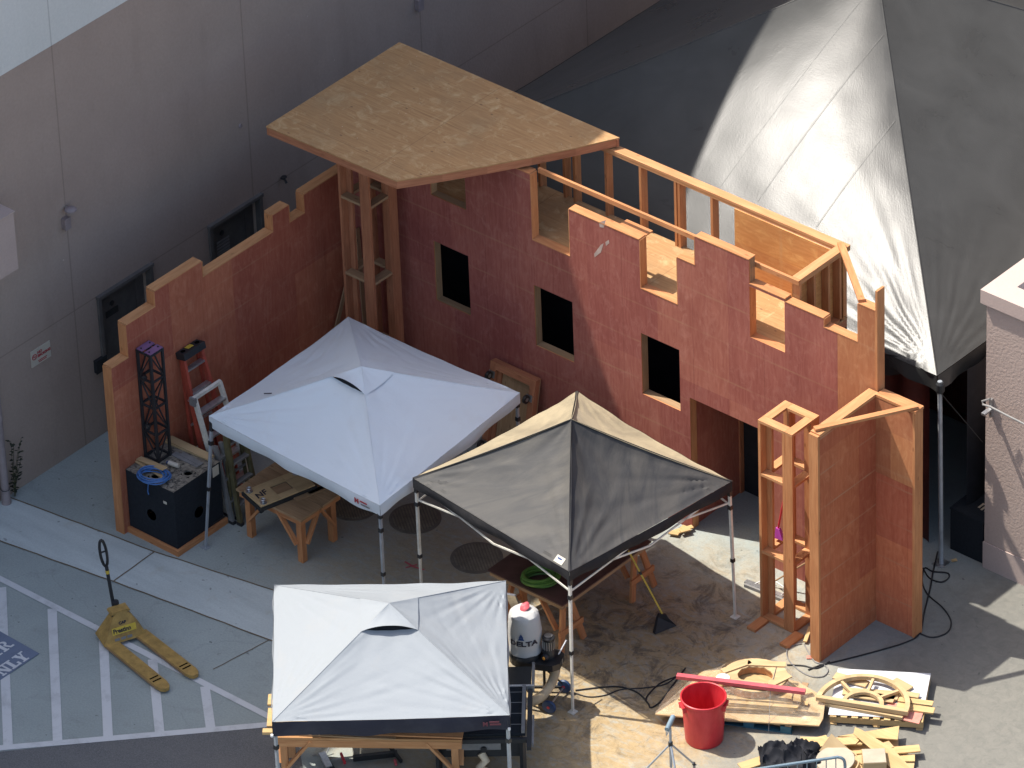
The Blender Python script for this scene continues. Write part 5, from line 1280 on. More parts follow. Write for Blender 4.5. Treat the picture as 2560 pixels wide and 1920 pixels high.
m=MB(); m.tube([at('b2',1830,1010,z=.72),at('b2',1895,1020,z=.70),at('b2',1925,1000,z=.72),at('b2',1990,880,z=.86)],.012,8); m.build('push_handle',M['steel'],DC,smooth=True)
m=MB(); q=at('b2',1940,1005,z=.72); m.obox(q,(.12,.012,.07),Matrix.Rotation(.5,3,'Z')); m.build('warning_label',M['paper'],DC)
w1=at('b2',1885,1285,z=.10); w2=at('b2',1978,1160,z=.10); axd=(w2-w1).normalized()
for w in (w1,w2):
    m=MB(); zz=axd; xx=V((0,0,1)); yy=zz.cross(xx); ax3=Matrix((xx,yy,zz)).transposed()
    m.lathe([(.04,-.025),(.09,-.022),(.10,0),(.09,.022),(.04,.025)],w,22,ax=ax3); wl=m.build('wheel',M['wheelblue'],DC,smooth=True)
    m=MB(); m.lathe([(.022,-.03),(.022,.03)],w,10,ax=ax3); m.build('hub',M['redhandle'],wl)
m=MB(); m.tube([w1,w2],.012,8); m.build('axle',M['steel'],DC)
post=at('b2',1858,1170,z=.12); m=MB(); m.beam((post.x,post.y,.10),(mo.x-.05,mo.y-.05,.68),.035,.035); m.beam((ce.x-.05,ce.y,.1),(ce.x-.05,ce.y,.68),.035,.035); m.beam(w2+V((0,0,.02)),(post.x,post.y,.45),.02,.02); m.build('frame_post',M['black'],DC)
m=MB(); m.beam((ce.x-.2,ce.y-.1,.07),(w1.x,w1.y,.09),.03,.03); m.beam((ce.x-.1,ce.y+.15,.07),(w2.x,w2.y,.09),.03,.03); m.build('base_frame',M['black'],DC)
for p in ((ce.x-.2,ce.y-.1),(ce.x-.1,ce.y+.15)):
    m=MB(); m.lathe([(.03,.0),(.03,.05)],(*p,.002),10); m.build('castor',M['blackplastic'],DC)
# ribbed flexible hose from collector to saw
hp_=[at('b2',1925,1040,z=.62),at('b2',1918,1090,z=.52),at('b2',1895,1150,z=.42),at('b2',1845,1215,z=.33),at('b2',1790,1250,z=.30),at('b2',1730,1265,z=.30),at('b2',1660,1265,z=.30)]
def smoothp(pts,n=14):
    out=[]
    for i in range(len(pts)-1):
        p0=pts[max(0,i-1)];p1=pts[i];p2=pts[i+1];p3=pts[min(len(pts)-1,i+2)]
        for k in range(n):
            s=k/n; out.append(.5*((2*p1)+(p2-p0)*s+(2*p0-5*p1+4*p2-p3)*s*s+(3*p1-p0-3*p2+p3)*s**3))
    return out+[pts[-1]]
sp=smoothp(hp_,20); m=MB(); m.tube(sp,.062,16)
nn_=16
for i in range(len(sp)):
    k=.055+.009*(i%2)
    for j in range(nn_): m.v[i*nn_+j]=sp[i]+(m.v[i*nn_+j]-sp[i]).normalized()*k*1.08
single(m,'flexible_hose',M['hosewhite'],'cream ribbed flexible hose from the dust collector to the table saw','hose',tuple(hp_[0]),smooth=True)
# ------------------------------------------------------------------ table saw (mostly under the front canopy)
SU=V((.77,.638,0)).normalized(); SV=V((.638,-.77,0)).normalized()
so=at('b2',1785,1165,z=.86)   # right rear corner of the table
TSW=thing('table_saw','black table saw with long grey fence rails, beside the front canopy','table saw',tuple((so-SU*.4+SV*.5)*1.0-V((0,0,.86))))
def S(u,v,z): q=so+SU*u+SV*v; return V((q.x,q.y,z))
def sbox(m,u0,u1,v0,v1,z0,z1,g=None): m.hexa([S(u0,v1,z0),S(u1,v1,z0),S(u1,v0,z0),S(u0,v0,z0),S(u0,v1,z1),S(u1,v1,z1),S(u1,v0,z1),S(u0,v0,z1)],g)
m=MB(); sbox(m,-1.35,-.08,.0,.98,.82,.86); m.build('table',M['blackcrate'],TSW)
m=MB()
for v in (.10,.32,.55,.78): sbox(m,-1.34,-.09,v,v+.012,.8605,.864)
m.build('table_slot',M['framegrey'],TSW)
m=MB(); sbox(m,-.06,.0,-.02,1.22,.77,.83); m.build('side_rail',M['black'],TSW)
m=MB(); sbox(m,.004,.03,.55,1.15,.78,.83); m.build('rail_face',M['framegrey'],TSW)
m=MB(); sbox(m,-1.3,.02,-.045,-.005,.80,.87); m.build('rear_fence_rail',M['alu'],TSW)
m=MB(); sbox(m,-1.35,.0,1.0,1.05,.76,.82); m.build('front_fence_rail',M['black'],TSW)
m=MB(); sbox(m,-.13,-.085,.0,.98,.865,.91); m.build('rip_fence',M['framegrey'],TSW)
m=MB(); sbox(m,-1.2,-.15,.06,.92,.45,.815); m.build('cabinet',M['black'],TSW)
m=MB(); q=[S(-.62,-.52,.80),S(-.02,-.52,.80),S(-.02,-.06,.86),S(-.62,-.06,.86)]; m.hexa([p-V((0,0,.02)) for p in q]+q); m.build('outfeed_panel',M['blackplastic'],TSW)
m=MB(); sbox(m,-.015,.02,-.55,-.05,.74,.85); m.build('outfeed_rail',M['framegrey'],TSW)
for u,v in ((-1.15,.12),(-.2,.12),(-1.2,.95),(-.12,.95)):
    m=MB(); m.beam(S(u,v+(.08 if v>.5 else -.08),.001),S(u,v,.76),.06,.06); m.build('leg',M['black'],TSW)
m=MB(); m.beam(S(-1.15,1.0,.22),S(-.15,1.0,.22),.05,.06); m.build('stretcher',M['black'],TSW)
c=S(-.62,.99,.62); m=MB(); m.lathe([(.04,-.02),(.04,.02)],c,14,ax=Matrix((SU,V((0,0,1)),SV)).transposed()); m.build('crank_wheel',M['blackplastic'],TSW)
m=MB(); m.tube([S(-.66,.93,.52),S(-.6,.97,.42),S(-.68,.99,.34),S(-.6,.99,.26),S(-.64,.95,.20)],.055,12); m.build('dust_port',M['hosewhite'],TSW,smooth=True)
m=MB(); sbox(m,-1.1,-.4,.96,.975,.60,.70); m.build('data_plate',M['framegrey'],TSW)
# ------------------------------------------------------------------ front workbench with clutter
A=at('b2',215,1485,z=.90); Bq=at('b2',1350,1500,z=.90); fu=(Bq-A); FL=fu.length; fu.normalize(); fvv=V((-fu.y,fu.x,0))
if fvv.y<0: fvv=-fvv
FB,P=table('yellowish timber workbench under the nearest canopy, at the bottom',(A.x,A.y,0),fu,fvv,FL,.90,.93,.09,M['bench'],M['firtan'],boards=5,ap=.11,inset=.0)
m=MB(); m.beam(tuple(P(.3,.10,.945)),tuple(P(1.55,.03,.945)),.12,.02); single(m,'plank',M['firdull'],'grey plank lying along the front of the nearest workbench','plank',tuple(P(.3,.1,.93)))
m=MB(); m.beam(tuple(P(.9,.12,.965)),tuple(P(FL+.02,.06,.965)),.14,.02); single(m,'plank',M['firtan'],'tan plank sticking out at the right end of the nearest workbench','plank',tuple(P(.9,.12,.93)))
for i,((x0,y0),(x1,y1),z) in enumerate((((1640,1215),(1648,1275),1.02),((1642,1300),(1640,1405),.98),((1602,1437),(1665,1437),.96))):
    a,b=at('b1',x0,y0,z=z),at('b1',x1,y1,z=z)
    if i<2: a2=a+(b-a)*-.15; b2=b+(b-a)*.15; dirn=V((.75,.62,0)).normalized(); m=MB(); m.beam((a2+b2)*.5-dirn*.02,(a2+b2)*.5+dirn*.9,(b2-a2).length*.8,.03)
    else: m=MB(); m.beam(a,a+(b-a).normalized()*.9,.085,.04)
    single(m,'board',M['yellowpine'],['pale board end poking out left of the nearest canopy, uppermost','pale board end poking out left of the nearest canopy, middle','pale board end poking out left of the nearest canopy, lowest'][i],'board',tuple(a))
# clutter on the ground beneath
fw=lambda x,y,z=0:at('b2',x,y,z=z)
t=thing('bar_clamp','long black bar clamp lying under the nearest workbench','clamp',tuple(fw(800,1580)))
m=MB(); m.beam(fw(690,1600,.06),fw(960,1570,.06),.06,.07); m.build('bar',M['blackplastic'],t); m=MB(); m.beam(fw(905,1515,.1),fw(985,1620,.05),.035,.05); m.build('jaw',M['black'],t); m=MB(); m.tube([fw(945,1610,.05),fw(952,1640,.04)],.02); m.build('red_pad',M['pinkred'],t)
t=thing('bar_clamp','small red and silver clamp under the nearest workbench','clamp',tuple(fw(620,1600)))
m=MB(); m.tube([fw(560,1605,.04),fw(700,1590,.04)],.012); m.build('bar',M['steel'],t); m=MB(); m.beam(fw(615,1570,.07),fw(640,1630,.03),.03,.04); m.build('jaw',M['redhandle'],t)
m=MB(); m.beam(fw(500,1570,.06),fw(545,1659,.03),.09,.05); single(m,'aluminium_profile',M['alu'],'silver aluminium channel piece on the ground under the bench left end','profile',tuple(fw(500,1570)))
m=MB(); m.beam(fw(515,1590,.03),fw(575,1680,.03),.06,.03); single(m,'black_profile',M['black'],'short black bar lying beside the silver channel under the bench','bar',tuple(fw(515,1590)))
m=MB(); m.tube(smoothp([fw(440,1580,.02),fw(520,1572,.03),fw(545,1530,.1)],8),.008,6); single(m,'thin_cable',M['steel'],'thin grey cable looping under the bench left end','cable',tuple(fw(440,1580)))

# ------------------------------------------------------------------ yard right : bin, pallets, stacks
bc=V((9.085,-3.485,0)); BN=thing('rubbish_bin','big round bright red plastic rubbish bin, empty','bin',tuple(bc))
m=MB(); H=.70
m.lathe([(.242,.0),(.25,.02),(.285,.60),(.287,.66)],bc,48,caps=False)
m.lathe([(.280,.655),(.276,.60),(.240,.03)],bc,48,caps=False); m.lathe([(.002,.028),(.24,.03)],bc,48,caps=False); m.lathe([(.242,.0),(.002,.0)],bc,48,caps=False)
m.lathe([(.272,.42),(.266,.425),(.270,.43)],bc,48,caps=False)
m.build('body',M['bin'],BN,smooth=True)
m=MB(); m.lathe([(.279,.655),(.282,.693),(.292,.70),(.303,.693),(.304,.668),(.292,.655),(.279,.655)],bc,48,caps=False); m.build('rim',M['bin'],BN,smooth=True)
for a in (math.atan2(-.669*.2-.5,-.743*1.0)+.35,math.atan2(-.669*.2-.5,-.743*1.0)+.35+math.pi*.80):
    d=V((math.cos(a),math.sin(a),0)); n=V((-d.y,d.x,0)); z=V((0,0,1)); mt=Matrix((n,d,z)).transposed()
    m=MB(); m.obox(bc+d*.298+z*.615,(.15,.045,.03),mt); m.obox(bc+d*.292+n*.065+z*.585,(.022,.04,.08),mt); m.obox(bc+d*.292-n*.065+z*.585,(.022,.04,.08),mt); m.build('handle',M['bin'],BN)
def pallet(label,corner,ux,L,Wd,mat,H=.14,slats=7,name='pallet',blocks=3,topm=None):
    c=V(corner); ux=V(ux).normalized(); uy=V((-ux.y,ux.x,0)); t=thing('pallet',label,'pallet',tuple(c+ux*L/2+uy*Wd/2),'pallets on the yard')
    P=lambda a,b,z:c+ux*a+uy*b+V((0,0,z))
    for k in range(3):
        b=.045+k*(Wd-.09)/2; m=MB(); m.beam(P(0,b,.02+.045),P(L,b,.065),.04,.085) if blocks==0 else [m.beam(P(a-.07,b,.065),P(a+.07,b,.065),.09,.088) for a in (.08,L/2,L-.08)]
        if blocks: m.beam(P(0,b,.010),P(L,b,.010),.09,.018)
        m.build('runner' if not blocks else 'block_row',mat,t)
    for i in range(slats):
        a=.045+i*(L-.09)/(slats-1); m=MB(); m.beam(P(a,0,H-.012),P(a,Wd,H-.012),.085,.02); m.build('deck_slat',topm or mat,t)
    if not blocks:
        m=MB(); [m.beam(P(a,0,.010),P(a,Wd,.010),.085,.018) for a in (.05,L/2,L-.05)]; m.build('bottom_slat',mat,t)
    return t,P
fl=at('b3',1590,1395,z=0); fr_=at('b3',1998,1455,z=0); ux=(fr_-fl).normalized()
pallet('blue pallet under the film wrapped stack of boards',fr_-ux*1.15,ux,1.15,.95,M['bluepallet'],.14,8,topm=M['firdull'])
# wrapped stack
ST=thing('board_stack','film wrapped stack of pale board cut outs on the blue pallet','board stack',(9.3,-2.8,.14))
def q4(x,y,z): p=at('b4',x,y,z=z); return (p.x,p.y)
sheet=[q4(-55,1318,.20),q4(300,1350,.20),q4(945,1388,.20),q4(970,1345,.20),q4(985,1218,.20),q4(820,1120,.20),q4(450,1045,.20),q4(140,1075,.20),q4(20,1190,.20)]
m=MB(); m.prism(sheet,.145,.165); m.build('bottom_sheet',M['mdf'],ST)
def scl(poly,k,off=(0,0)):
    c=V((sum(p[0] for p in poly)/len(poly),sum(p[1] for p in poly)/len(poly))); return [tuple(c+(V(p)-c)*k+V(off)) for p in poly]
m=MB(); z=.168
for i in range(6):
    k=random.uniform(.66,.76)-.012*i; pl=[(p[0]+random.uniform(-.03,.03),p[1]+random.uniform(-.03,.03)) for p in scl(sheet,k,(-.04,.03))]; m.prism(pl,z,z+.026); z+=.0275
m.build('middle_sheets',M['yellowpine'],ST)
ctr=at('b4',555,1085,z=.47); cx,cy=ctr.x,ctr.y
def ell(rx,ry,n,ph=0,rot=.55,j=0):
    return [(cx+rx*math.cos(a+ph)*math.cos(rot)-ry*math.sin(a+ph)*math.sin(rot)+random.uniform(-j,j),cy+rx*math.cos(a+ph)*math.sin(rot)+ry*math.sin(a+ph)*math.cos(rot)+random.uniform(-j,j)) for a in np.linspace(0,2*math.pi,n,False)]
def annulus(m,ro,ri,z0,z1):
    n=len(ro)
    for i in range(n):
        j=(i+1)%n; m.hexa([(*ri[i],z0),(*ro[i],z0),(*ro[j],z0),(*ri[j],z0),(*ri[i],z1),(*ro[i],z1),(*ro[j],z1),(*ri[j],z1)],0)
m=MB(); annulus(m,ell(.44,.36,28),ell(.25,.19,28),.34,.43); m.build('ring_lower',M['firtan'],ST,fixn=True)
m=MB(); annulus(m,ell(.43,.36,28),ell(.235,.185,28,j=.012),.432,.452); m.build('ring_top',M['mdf'],ST,fixn=True)
for dx_,dy_,a_,l_ in ((-.30,-.02,1.2,.42),(.33,.10,1.35,.34),(.02,-.22,.5,.5),(-.02,.27,.6,.5)):
    m=MB(); d_=V((math.cos(a_),math.sin(a_),0)); c_=V((cx+dx_,cy+dy_,.463)); m.beam(c_-d_*l_/2,c_+d_*l_/2,.10,.018); m.build('cover_strip',M['mdf'],ST)
m=MB(); c_=at('b4',360,1105,z=.48); m.lathe([(.09,.0),(.09,.02),(.07,.026)],(c_.x,c_.y,.456),16); m.build('white_disc',M['white'],ST)
# stretch film draped from ring edge to the sheet edge
rim=ell(.46,.38,72); 
def film(s,q):
    i=s*72; a=V(rim[int(i)%72]).lerp(V(rim[(int(i)+1)%72]),i%1); ang=math.atan2(a.y-cy,a.x-cx)
    best=None
    for k in range(len(sheet)):
        p0,p1=V(sheet[k]),V(sheet[(k+1)%len(sheet)]); d=V((math.cos(ang),math.sin(ang))); e=p1-p0; det=d.x*(-e.y)+e.x*d.y
        if abs(det)<1e-9: continue
        r=p0-V((cx,cy)); tt=(r.x*(-e.y)+e.x*r.y)/det; uu=(d.x*r.y-d.y*r.x)/det
        if tt>0 and -1e-6<=uu<=1+1e-6: best=V((cx,cy))+d*tt*1.005; break
    o=best or a
    p=a.lerp(o,q); z=.452*(1-q)+.17*q-.05*math.sin(math.pi*q)*.3
    return (p.x,p.y,z+.016+.03*noise.noise(V((s*40,q*2,3)))*math.sin(math.pi*min(1,q+.1)))
m=MB(); m.grid(film,288,14,uvf=lambda s,q:(q,s*3)); m.build('stretch_film',M['film'],ST,smooth=True)
for i,(x0,y0,x1,y1) in enumerate(((690,1240,880,1270),(760,1230,900,1200),(790,1310,880,1320),(720,1200,760,1260))):
    a,b=at('b4',x0,y0,z=.19),at('b4',x1,y1,z=.19); m=MB(); m.beam((a.x,a.y,.195+.02*i),(b.x,b.y,.195+.02*i),.08,.018); m.build('loose_strip',M['yellowpine'],ST)
m=MB(); p=at('b4',650,1180,z=.46); p2=at('b4',640,1390,z=.145); m.tube([V(q4(690,1020,.46)+(.462,)),V((p.x,p.y,.462)),V((p2.x,p2.y,.17)),V((p2.x+.01,p2.y-.02,.03))],.004,5); m.build('strap',M['framegrey'],ST)
# red plank on top
a=at('b4',78,1108,z=.47); b=at('b4',862,1205,z=.47)
m=MB(); m.beam((a.x,a.y,.498),(b.x,b.y,.498),.075,.05); single(m,'painted_plank',M['pinkred'],'long pinkish red painted plank lying across the film wrapped stack','plank',tuple(a))
# second pallet, white sheet, pink board, arched window
cA=at('b4',1010,1395,z=0); cB=at('b4',1580,1432,z=0); ux=(cB-cA).normalized()
PP,_=pallet('raw wood pallet under the arched window frame',cA,ux,(cB-cA).length,1.0,M['yellowpine'],.14,9,blocks=0)
uy=V((-ux.y,ux.x,0)); Q=lambda a,b,z:V((cA.x,cA.y,0))+ux*a+uy*b+V((0,0,z))
m=MB(); m.prism([tuple(Q(-.02,.02,0).xy),tuple(Q(1.20,.06,0).xy),tuple(Q(1.22,1.04,0).xy),tuple(Q(.0,1.02,0).xy)],.1435,.150); single(m,'white_panel',M['whitesheet'],'bright white sheet lying on the raw wood pallet','sheet',tuple(Q(.6,.5,.145)))
pk=[at('b4',1300,1330,z=.155),at('b4',1555,1392,z=.155),at('b4',1590,1300,z=.155),at('b4',1380,1260,z=.155)]
m=MB(); m.prism([(p.x,p.y) for p in pk],.152,.162); single(m,'pink_panel',M['pinkbuild'],'salmon pink board on the near right corner of the white sheet','board',tuple(pk[0]))
def pboard(x0,y0,x1,y1,z,w,label,mat,t_=.02,group=None,name='board'):
    a,b=at('b4',x0,y0,z=z),at('b4',x1,y1,z=z); m=MB(); m.beam(a,b,w,t_); return single(m,name,mat,label,'board',tuple(a),group)
z=.175
pboard(985,1258,1460,1345,.175,.11,'thick tan board along the front of the arched window, on the white sheet',M['mdf'],.04)
pboard(1040,1095,1240,1150,.172,.14,'tan board behind the arched window, leftmost',M['mdf'])
pboard(1400,1125,1500,1180,.176,.13,'tan board behind the arched window, farthest right',M['mdf'],.03)
pboard(1440,1205,1555,1222,.19,.10,'pale board tip right of the arched window, top of three',M['mdf'],.03)
pboard(1430,1240,1640,1268,.178,.10,'pale board tip right of the arched window, middle of three',M['yellowpine'],.02)
pboard(1420,1280,1648,1312,.176,.12,'pale board tip right of the arched window, lowest of three',M['yellowpine'],.025)
for i in range(4):
    pboard(1090+25*i,1190+6*i,1440-12*i,1215+9*i,.172+.021*i*.0+.02*(i%2),.15,'flat tan cut out board lying inside the arched window outline',M['mdf'],.018,'boards under the arched window')
# arched window
a=at('b4',932,1222,z=.25); b=at('b4',1492,1312,z=.25); ux2=(b-a); Lw=ux2.length; ux2.normalize(); uy2=V((-ux2.y,ux2.x,0)); mid=(a+b)*.5; Rr=Lw/2
AW=thing('arched_window','half round tan fan window frame with spokes, lying flat on the white sheet','window frame',(mid.x,mid.y,.2))
def arc(m,r0,r1,z0,z1,n=24,a0=0,a1=math.pi):
    for i in range(n):
        t0,t1=a0+(a1-a0)*i/n,a0+(a1-a0)*(i+1)/n
        p=lambda r,t:(mid+ux2*r*math.cos(t)+uy2*r*math.sin(t))
        f=[p(r0,t0),p(r1,t0),p(r1,t1),p(r0,t1)]; m.hexa([(q.x,q.y,z0) for q in f]+[(q.x,q.y,z1) for q in f],1)
m=MB(); arc(m,Rr-.062,Rr,.215,.275); m.build('outer_arch',M['mdf'],AW,fixn=True,weld=False)
m=MB(); arc(m,Rr*.36,Rr*.36+.055,.222,.268,16); m.build('inner_arch',M['mdf'],AW,fixn=True)
m=MB(); m.beam(a+V((0,0,-.008))+uy2*-.02,b+V((0,0,-.008))+uy2*-.02,.065,.062); m.build('sill_rail',M['mdf'],AW)
for an in (math.pi*.25,math.pi*.5,math.pi*.75):
    d=ux2*math.cos(an)+uy2*math.sin(an); m=MB(); m.beam((mid+d*(Rr*.36+.057)).xy.to_3d()+V((0,0,.245)),(mid+d*(Rr-.077)).xy.to_3d()+V((0,0,.245)),.036,.044); m.build('spoke',M['mdf'],AW)
# scrap heap in front
H_='boards in the scrap heap'
hx=[(465,1655,760,1560,.10,.16),(600,1600,880,1530,.12,.14),(780,1530,1000,1480,.10,.14),(640,1570,900,1560,.05,.12),(830,1490,1210,1500,.20,.13),(1000,1500,1225,1475,.16,.09),
 (1320,1560,1560,1540,.12,.14),(1330,1600,1530,1600,.08,.14),(1340,1640,1525,1650,.05,.14),(1290,1500,1430,1500,.06,.2),(1150,1560,1320,1545,.12,.12),(1100,1640,1230,1600,.10,.18),(1100,1530,1300,1520,.05,.25),(820,1620,1150,1640,.04,.28),(700,1640,900,1600,.05,.2)]
labs=['yellow board at the far left tip of the scrap heap','yellow board next to the left tip of the scrap heap, behind it','yellow board at the back left of the scrap heap','low yellow board under the left part of the scrap heap','long wedge shaped tan board behind the triangle in the scrap heap','narrow tan strip behind the triangle, right side','yellow board sticking out right of the scrap heap, highest','yellow board sticking out right of the scrap heap, middle','yellow board sticking out right of the scrap heap, lowest','pale board at the back right of the scrap heap','tan strip behind the cardboard box','pale board between the oval disc and the box','broad tan board deep in the scrap heap','broad tan board under the oval disc','tan board under the black cloth']
for (x0,y0,x1,y1,z,w),lb in zip(hx,labs): pboard(x0,y0,x1,y1,z,w,lb,random.choice([M['yellowpine'],M['mdf'],M['yellowpine']]),.02,None,'scrap_board')
def poly_board(pts,z,t_,label,mat,name='scrap_board',tilt=None):
    P_=[at('b4',x,y,z=z if not isinstance(z,(list,tuple)) else z[i]) for i,(x,y) in enumerate(pts)]; m=MB()
    n=(P_[1]-P_[0]).cross(P_[2]-P_[0]).normalized(); n=n if n.z>0 else -n
    k=len(P_); low=[p-n*t_ for p in P_]; o=random.uniform(0,9)
    m.face(P_,[(p.x+o,p.y) for p in P_]); m.face(low[::-1],[(p.x+o,p.y) for p in low[::-1]])
    for i in range(k): j=(i+1)%k; m.face([P_[i],low[i],low[j],P_[j]],[(0,0),(0,.02),(.3,.02),(.3,0)])
    return single(m,name,mat,label,'board',tuple(P_[0]),weld=True)
poly_board([(1165,1410),(1205,1425),(1395,1540),(1515,1665),(1400,1680),(1330,1600),(1155,1450)],[.30,.30,.26,.20,.20,.23,.29],.02,'bent orange tan board slanting across the right of the scrap heap',M['yellowpine'])
poly_board([(1060,1465),(1435,1402),(1425,1485),(1230,1470)],[.14,.18,.18,.15],.018,'big pale yellow sheet at the back of the scrap heap',M['yellowpine'])
poly_board([(945,1555),(1020,1450),(1140,1555)],[.24,.44,.26],.02,'tan triangular board with rounded tip standing up in the heap',M['mdf'])
poly_board([(840,1492),(1000,1470),(1200,1478),(1170,1512),(900,1530)],[.24,.24,.24,.22,.22],.018,'glossy tan offcut wedge left of the triangle top',M['yellowpine'])
c_=at('b4',1045,1605,z=.27); m=MB(); uo=V((.743,.669,0)); m.lathe([(.002,.0),(.25,.0),(.255,.01),(.25,.02),(.002,.02)],(c_.x,c_.y,.25),36,caps=False,ax=Matrix.Rotation(.1,3,'X')); single(m,'oval_disc',M['creamtop'],'cream round disc lying in the scrap heap beside black cloth','disc',tuple(c_),smooth=True)
m=MB(); m.lathe([(.26,.0),(.275,.0),(.275,.02),(.26,.02)],(c_.x+.04,c_.y-.0,.222),36,caps=False,ax=Matrix.Rotation(.1,3,'X')); single(m,'disc_ring',M['mdf'],'tan ring rim under the cream disc in the scrap heap','ring',tuple(c_))
t=thing('cardboard_box','dusty cream topped square box among the scrap boards','box',tuple(at('b4',1280,1590,z=.1)))
c_=at('b4',1282,1590,z=.30); mt=Matrix.Rotation(R(42),3,'Z'); m=MB(); m.obox((c_.x,c_.y,.20),(.30,.30,.22),mt); m.build('box_body',M['mdf'],t); m=MB(); m.obox((c_.x,c_.y,.315),(.29,.29,.006),mt); m.build('dusty_top',M['creamtop'],t)
rnd=random.Random(21)
for i in range(12):
    x=rnd.uniform(620,1480); y=rnd.uniform(1500,1680)+max(0,(900-x))*.10; L=rnd.uniform(120,330); sl_=rnd.uniform(-.35,.30)
    pboard(x-L/2,y-sl_*L/2,x+L/2,y+sl_*L/2,rnd.uniform(.03,.13),rnd.uniform(.07,.17),'tan offcut lying half buried low in the scrap heap',rnd.choice([M['yellowpine'],M['mdf'],M['firtan']]),.018,'low offcuts in the scrap heap','scrap_board')
# black cloth
c_=at('b4',770,1600,z=.22)
def cl(s,q):
    u,v=s-.5,q-.5; p=V((c_.x,c_.y,.20))+V((.743,.669,0))*u*.78+V((-.669,.743,0))*v*.60
    nz=.16*(1-2*abs(noise.noise(V((s*3.2+q*1.4,q*2.2,2)))))**3+.05*(1-abs(noise.noise(V((s*8,q*5,7))))*2)+.012*noise.noise(V((s*20,q*20,5)))-.06
    e=1-(2*max(abs(u),abs(v)))**4
    return p+V((noise.noise(V((s*4,q*4,8)))*.06,noise.noise(V((s*4,q*4,18)))*.06,nz*.9+.10*e-.03))
m=MB(); m.grid(cl,46,40); single(m,'crumpled_cloth',M['cloth'],'crumpled black plastic cloth on the left of the scrap heap','cloth',tuple(c_),smooth=True)
# crowd barrier
BA=thing('crowd_barrier','blue grey tubular crowd barrier with round corner, in front of the scrap heap','barrier',tuple(at('b4',900,1660,z=.9))[0:2]+(0,))
a=at('b4',480,1679,z=1.02); b=at('b4',1062,1592,z=1.02); d=(b-a); d.z=0; d.normalize(); c1=b+d*.05+V((0,0,-.03)); c2=b+d*.085+V((0,0,-.10))
m=MB(); m.tube(smoothp([a-d*1.2,a,b-d*.12,b-d*.02,b+d*.05+V((0,0,-.03)),b+d*.085+V((0,0,-.10)),b+d*.09+V((0,0,-.3)),b+d*.09+V((0,0,-.98))],6),.02,8); m.build('top_tube',M['railblue'],BA,smooth=True)
m=MB(); m.tube([a-d*1.2+V((0,0,-.82)),b+d*.09+V((0,0,-.82))],.016,8); m.build('lower_tube',M['railblue'],BA)
for i in range(14):
    p=b-d*(.03+.125*i); m=MB(); m.tube([p+V((0,0,-.015)),p+V((0,0,-.82))],.007,6); m.build('bar',M['railblue'],BA)
for k in (0,1):
    p=b+d*.09-d*1.7*k; m=MB(); n=V((-d.y,d.x,0)); m.tube([V((p.x,p.y,.02))-n*.3,V((p.x,p.y,.06)),V((p.x,p.y,.02))+n*.3],.018,8); m.build('foot',M['railblue'],BA)
# roller stand
rt0=at('b3',1238,1425,z=.90); rt1=at('b3',1275,1345,z=.93)
RS=thing('roller_stand','grey tripod roller stand beside the red bin, bottom of the picture','roller stand',((rt0.x+rt1.x)/2,(rt0.y+rt1.y)/2,0))
m=MB(); m.tube([rt0,rt1],.034,14); m.build('roller',M['railblue'],RS,smooth=True)
cp=(rt0+rt1)*.5; m=MB(); dd=(rt1-rt0).normalized(); m.tube([rt0-dd*.03,rt0-dd*.03+V((0,0,-.07)),cp+V((0,0,-.08)),rt1+dd*.03+V((0,0,-.07)),rt1+dd*.03],.009,6); m.build('bracket',M['steel'],RS)
m=MB(); m.tube([cp+V((0,0,-.08)),V((cp.x,cp.y,.20))],.018,8); m.build('post',M['greypole'],RS)
m=MB(); m.lathe([(.03,0),(.03,.06)],(cp.x,cp.y,.55),12); m.build('collar',M['black'],RS)
for an in (-2.6,-.6,1.5):
    m=MB(); e=V((cp.x+.42*math.cos(an),cp.y+.42*math.sin(an),.012)); m.tube([V((cp.x,cp.y,.58)),e],.014,8); lg=m.build('leg',M['greypole'],RS); m=MB(); m.lathe([(.022,0),(.022,.03)],(e.x,e.y,.001),8); m.build('rubber_foot',M['black'],lg)
# cables on the ground
def gcable(label,pts,r,mat,name='power_cable'):
    P_=[at(*p[:3],z=r+.002+(p[3] if len(p)>3 else 0)) for p in pts]; m=MB(); m.tube(smoothp(P_,10),r,6); return single(m,name,mat,label,'cable',tuple(P_[0]),smooth=True)
gcable('black cable running past the foot of the wing wall towards the tent pole',[('b4',880,1060),('b4',960,1030),('b4',1090,1000),('b4',1300,945),('b4',1480,890),('b4',1560,835),('b4',1590,700),('b4',1625,560),('b4',1640,470),('b4',1670,340)],.011,M['rubber'])
gcable('black cable looping widely right of the wing wall',[('b4',1560,838),('b4',1640,862),('b4',1730,830),('b4',1750,760),('b4',1700,680),('b4',1610,600),('b4',1575,520),('b4',1590,440),('b4',1640,460),('b4',1730,470),('b4',1735,500),('b4',1690,525),('b4',1620,500),('b4',1580,440)],.010,M['rubber'])
gcable('tangled grey cable by the near foot of the wing wall',[('b4',840,900),('b4',760,925),('b4',755,990),('b4',820,1060),('b4',900,1100),('b4',970,1100),('b4',1000,1065),('b4',975,1030),('b4',920,1010),('b4',880,950),('b4',855,905)],.009,M['framegrey'])
gcable('black cable lying straight across the cable tangle at the wing wall',[('b4',750,1030),('b4',850,1035),('b4',930,1050),('b4',1010,1010)],.010,M['rubber'])
gcable('black cable from the dust collector across the dusty floor',[('b3',680,1185),('b3',850,1165),('b3',960,1165),('b3',1060,1200),('b3',1120,1260),('b3',1140,1290),('b3',1200,1250),('b3',1290,1130),('b3',1350,1050)],.011,M['rubber'])
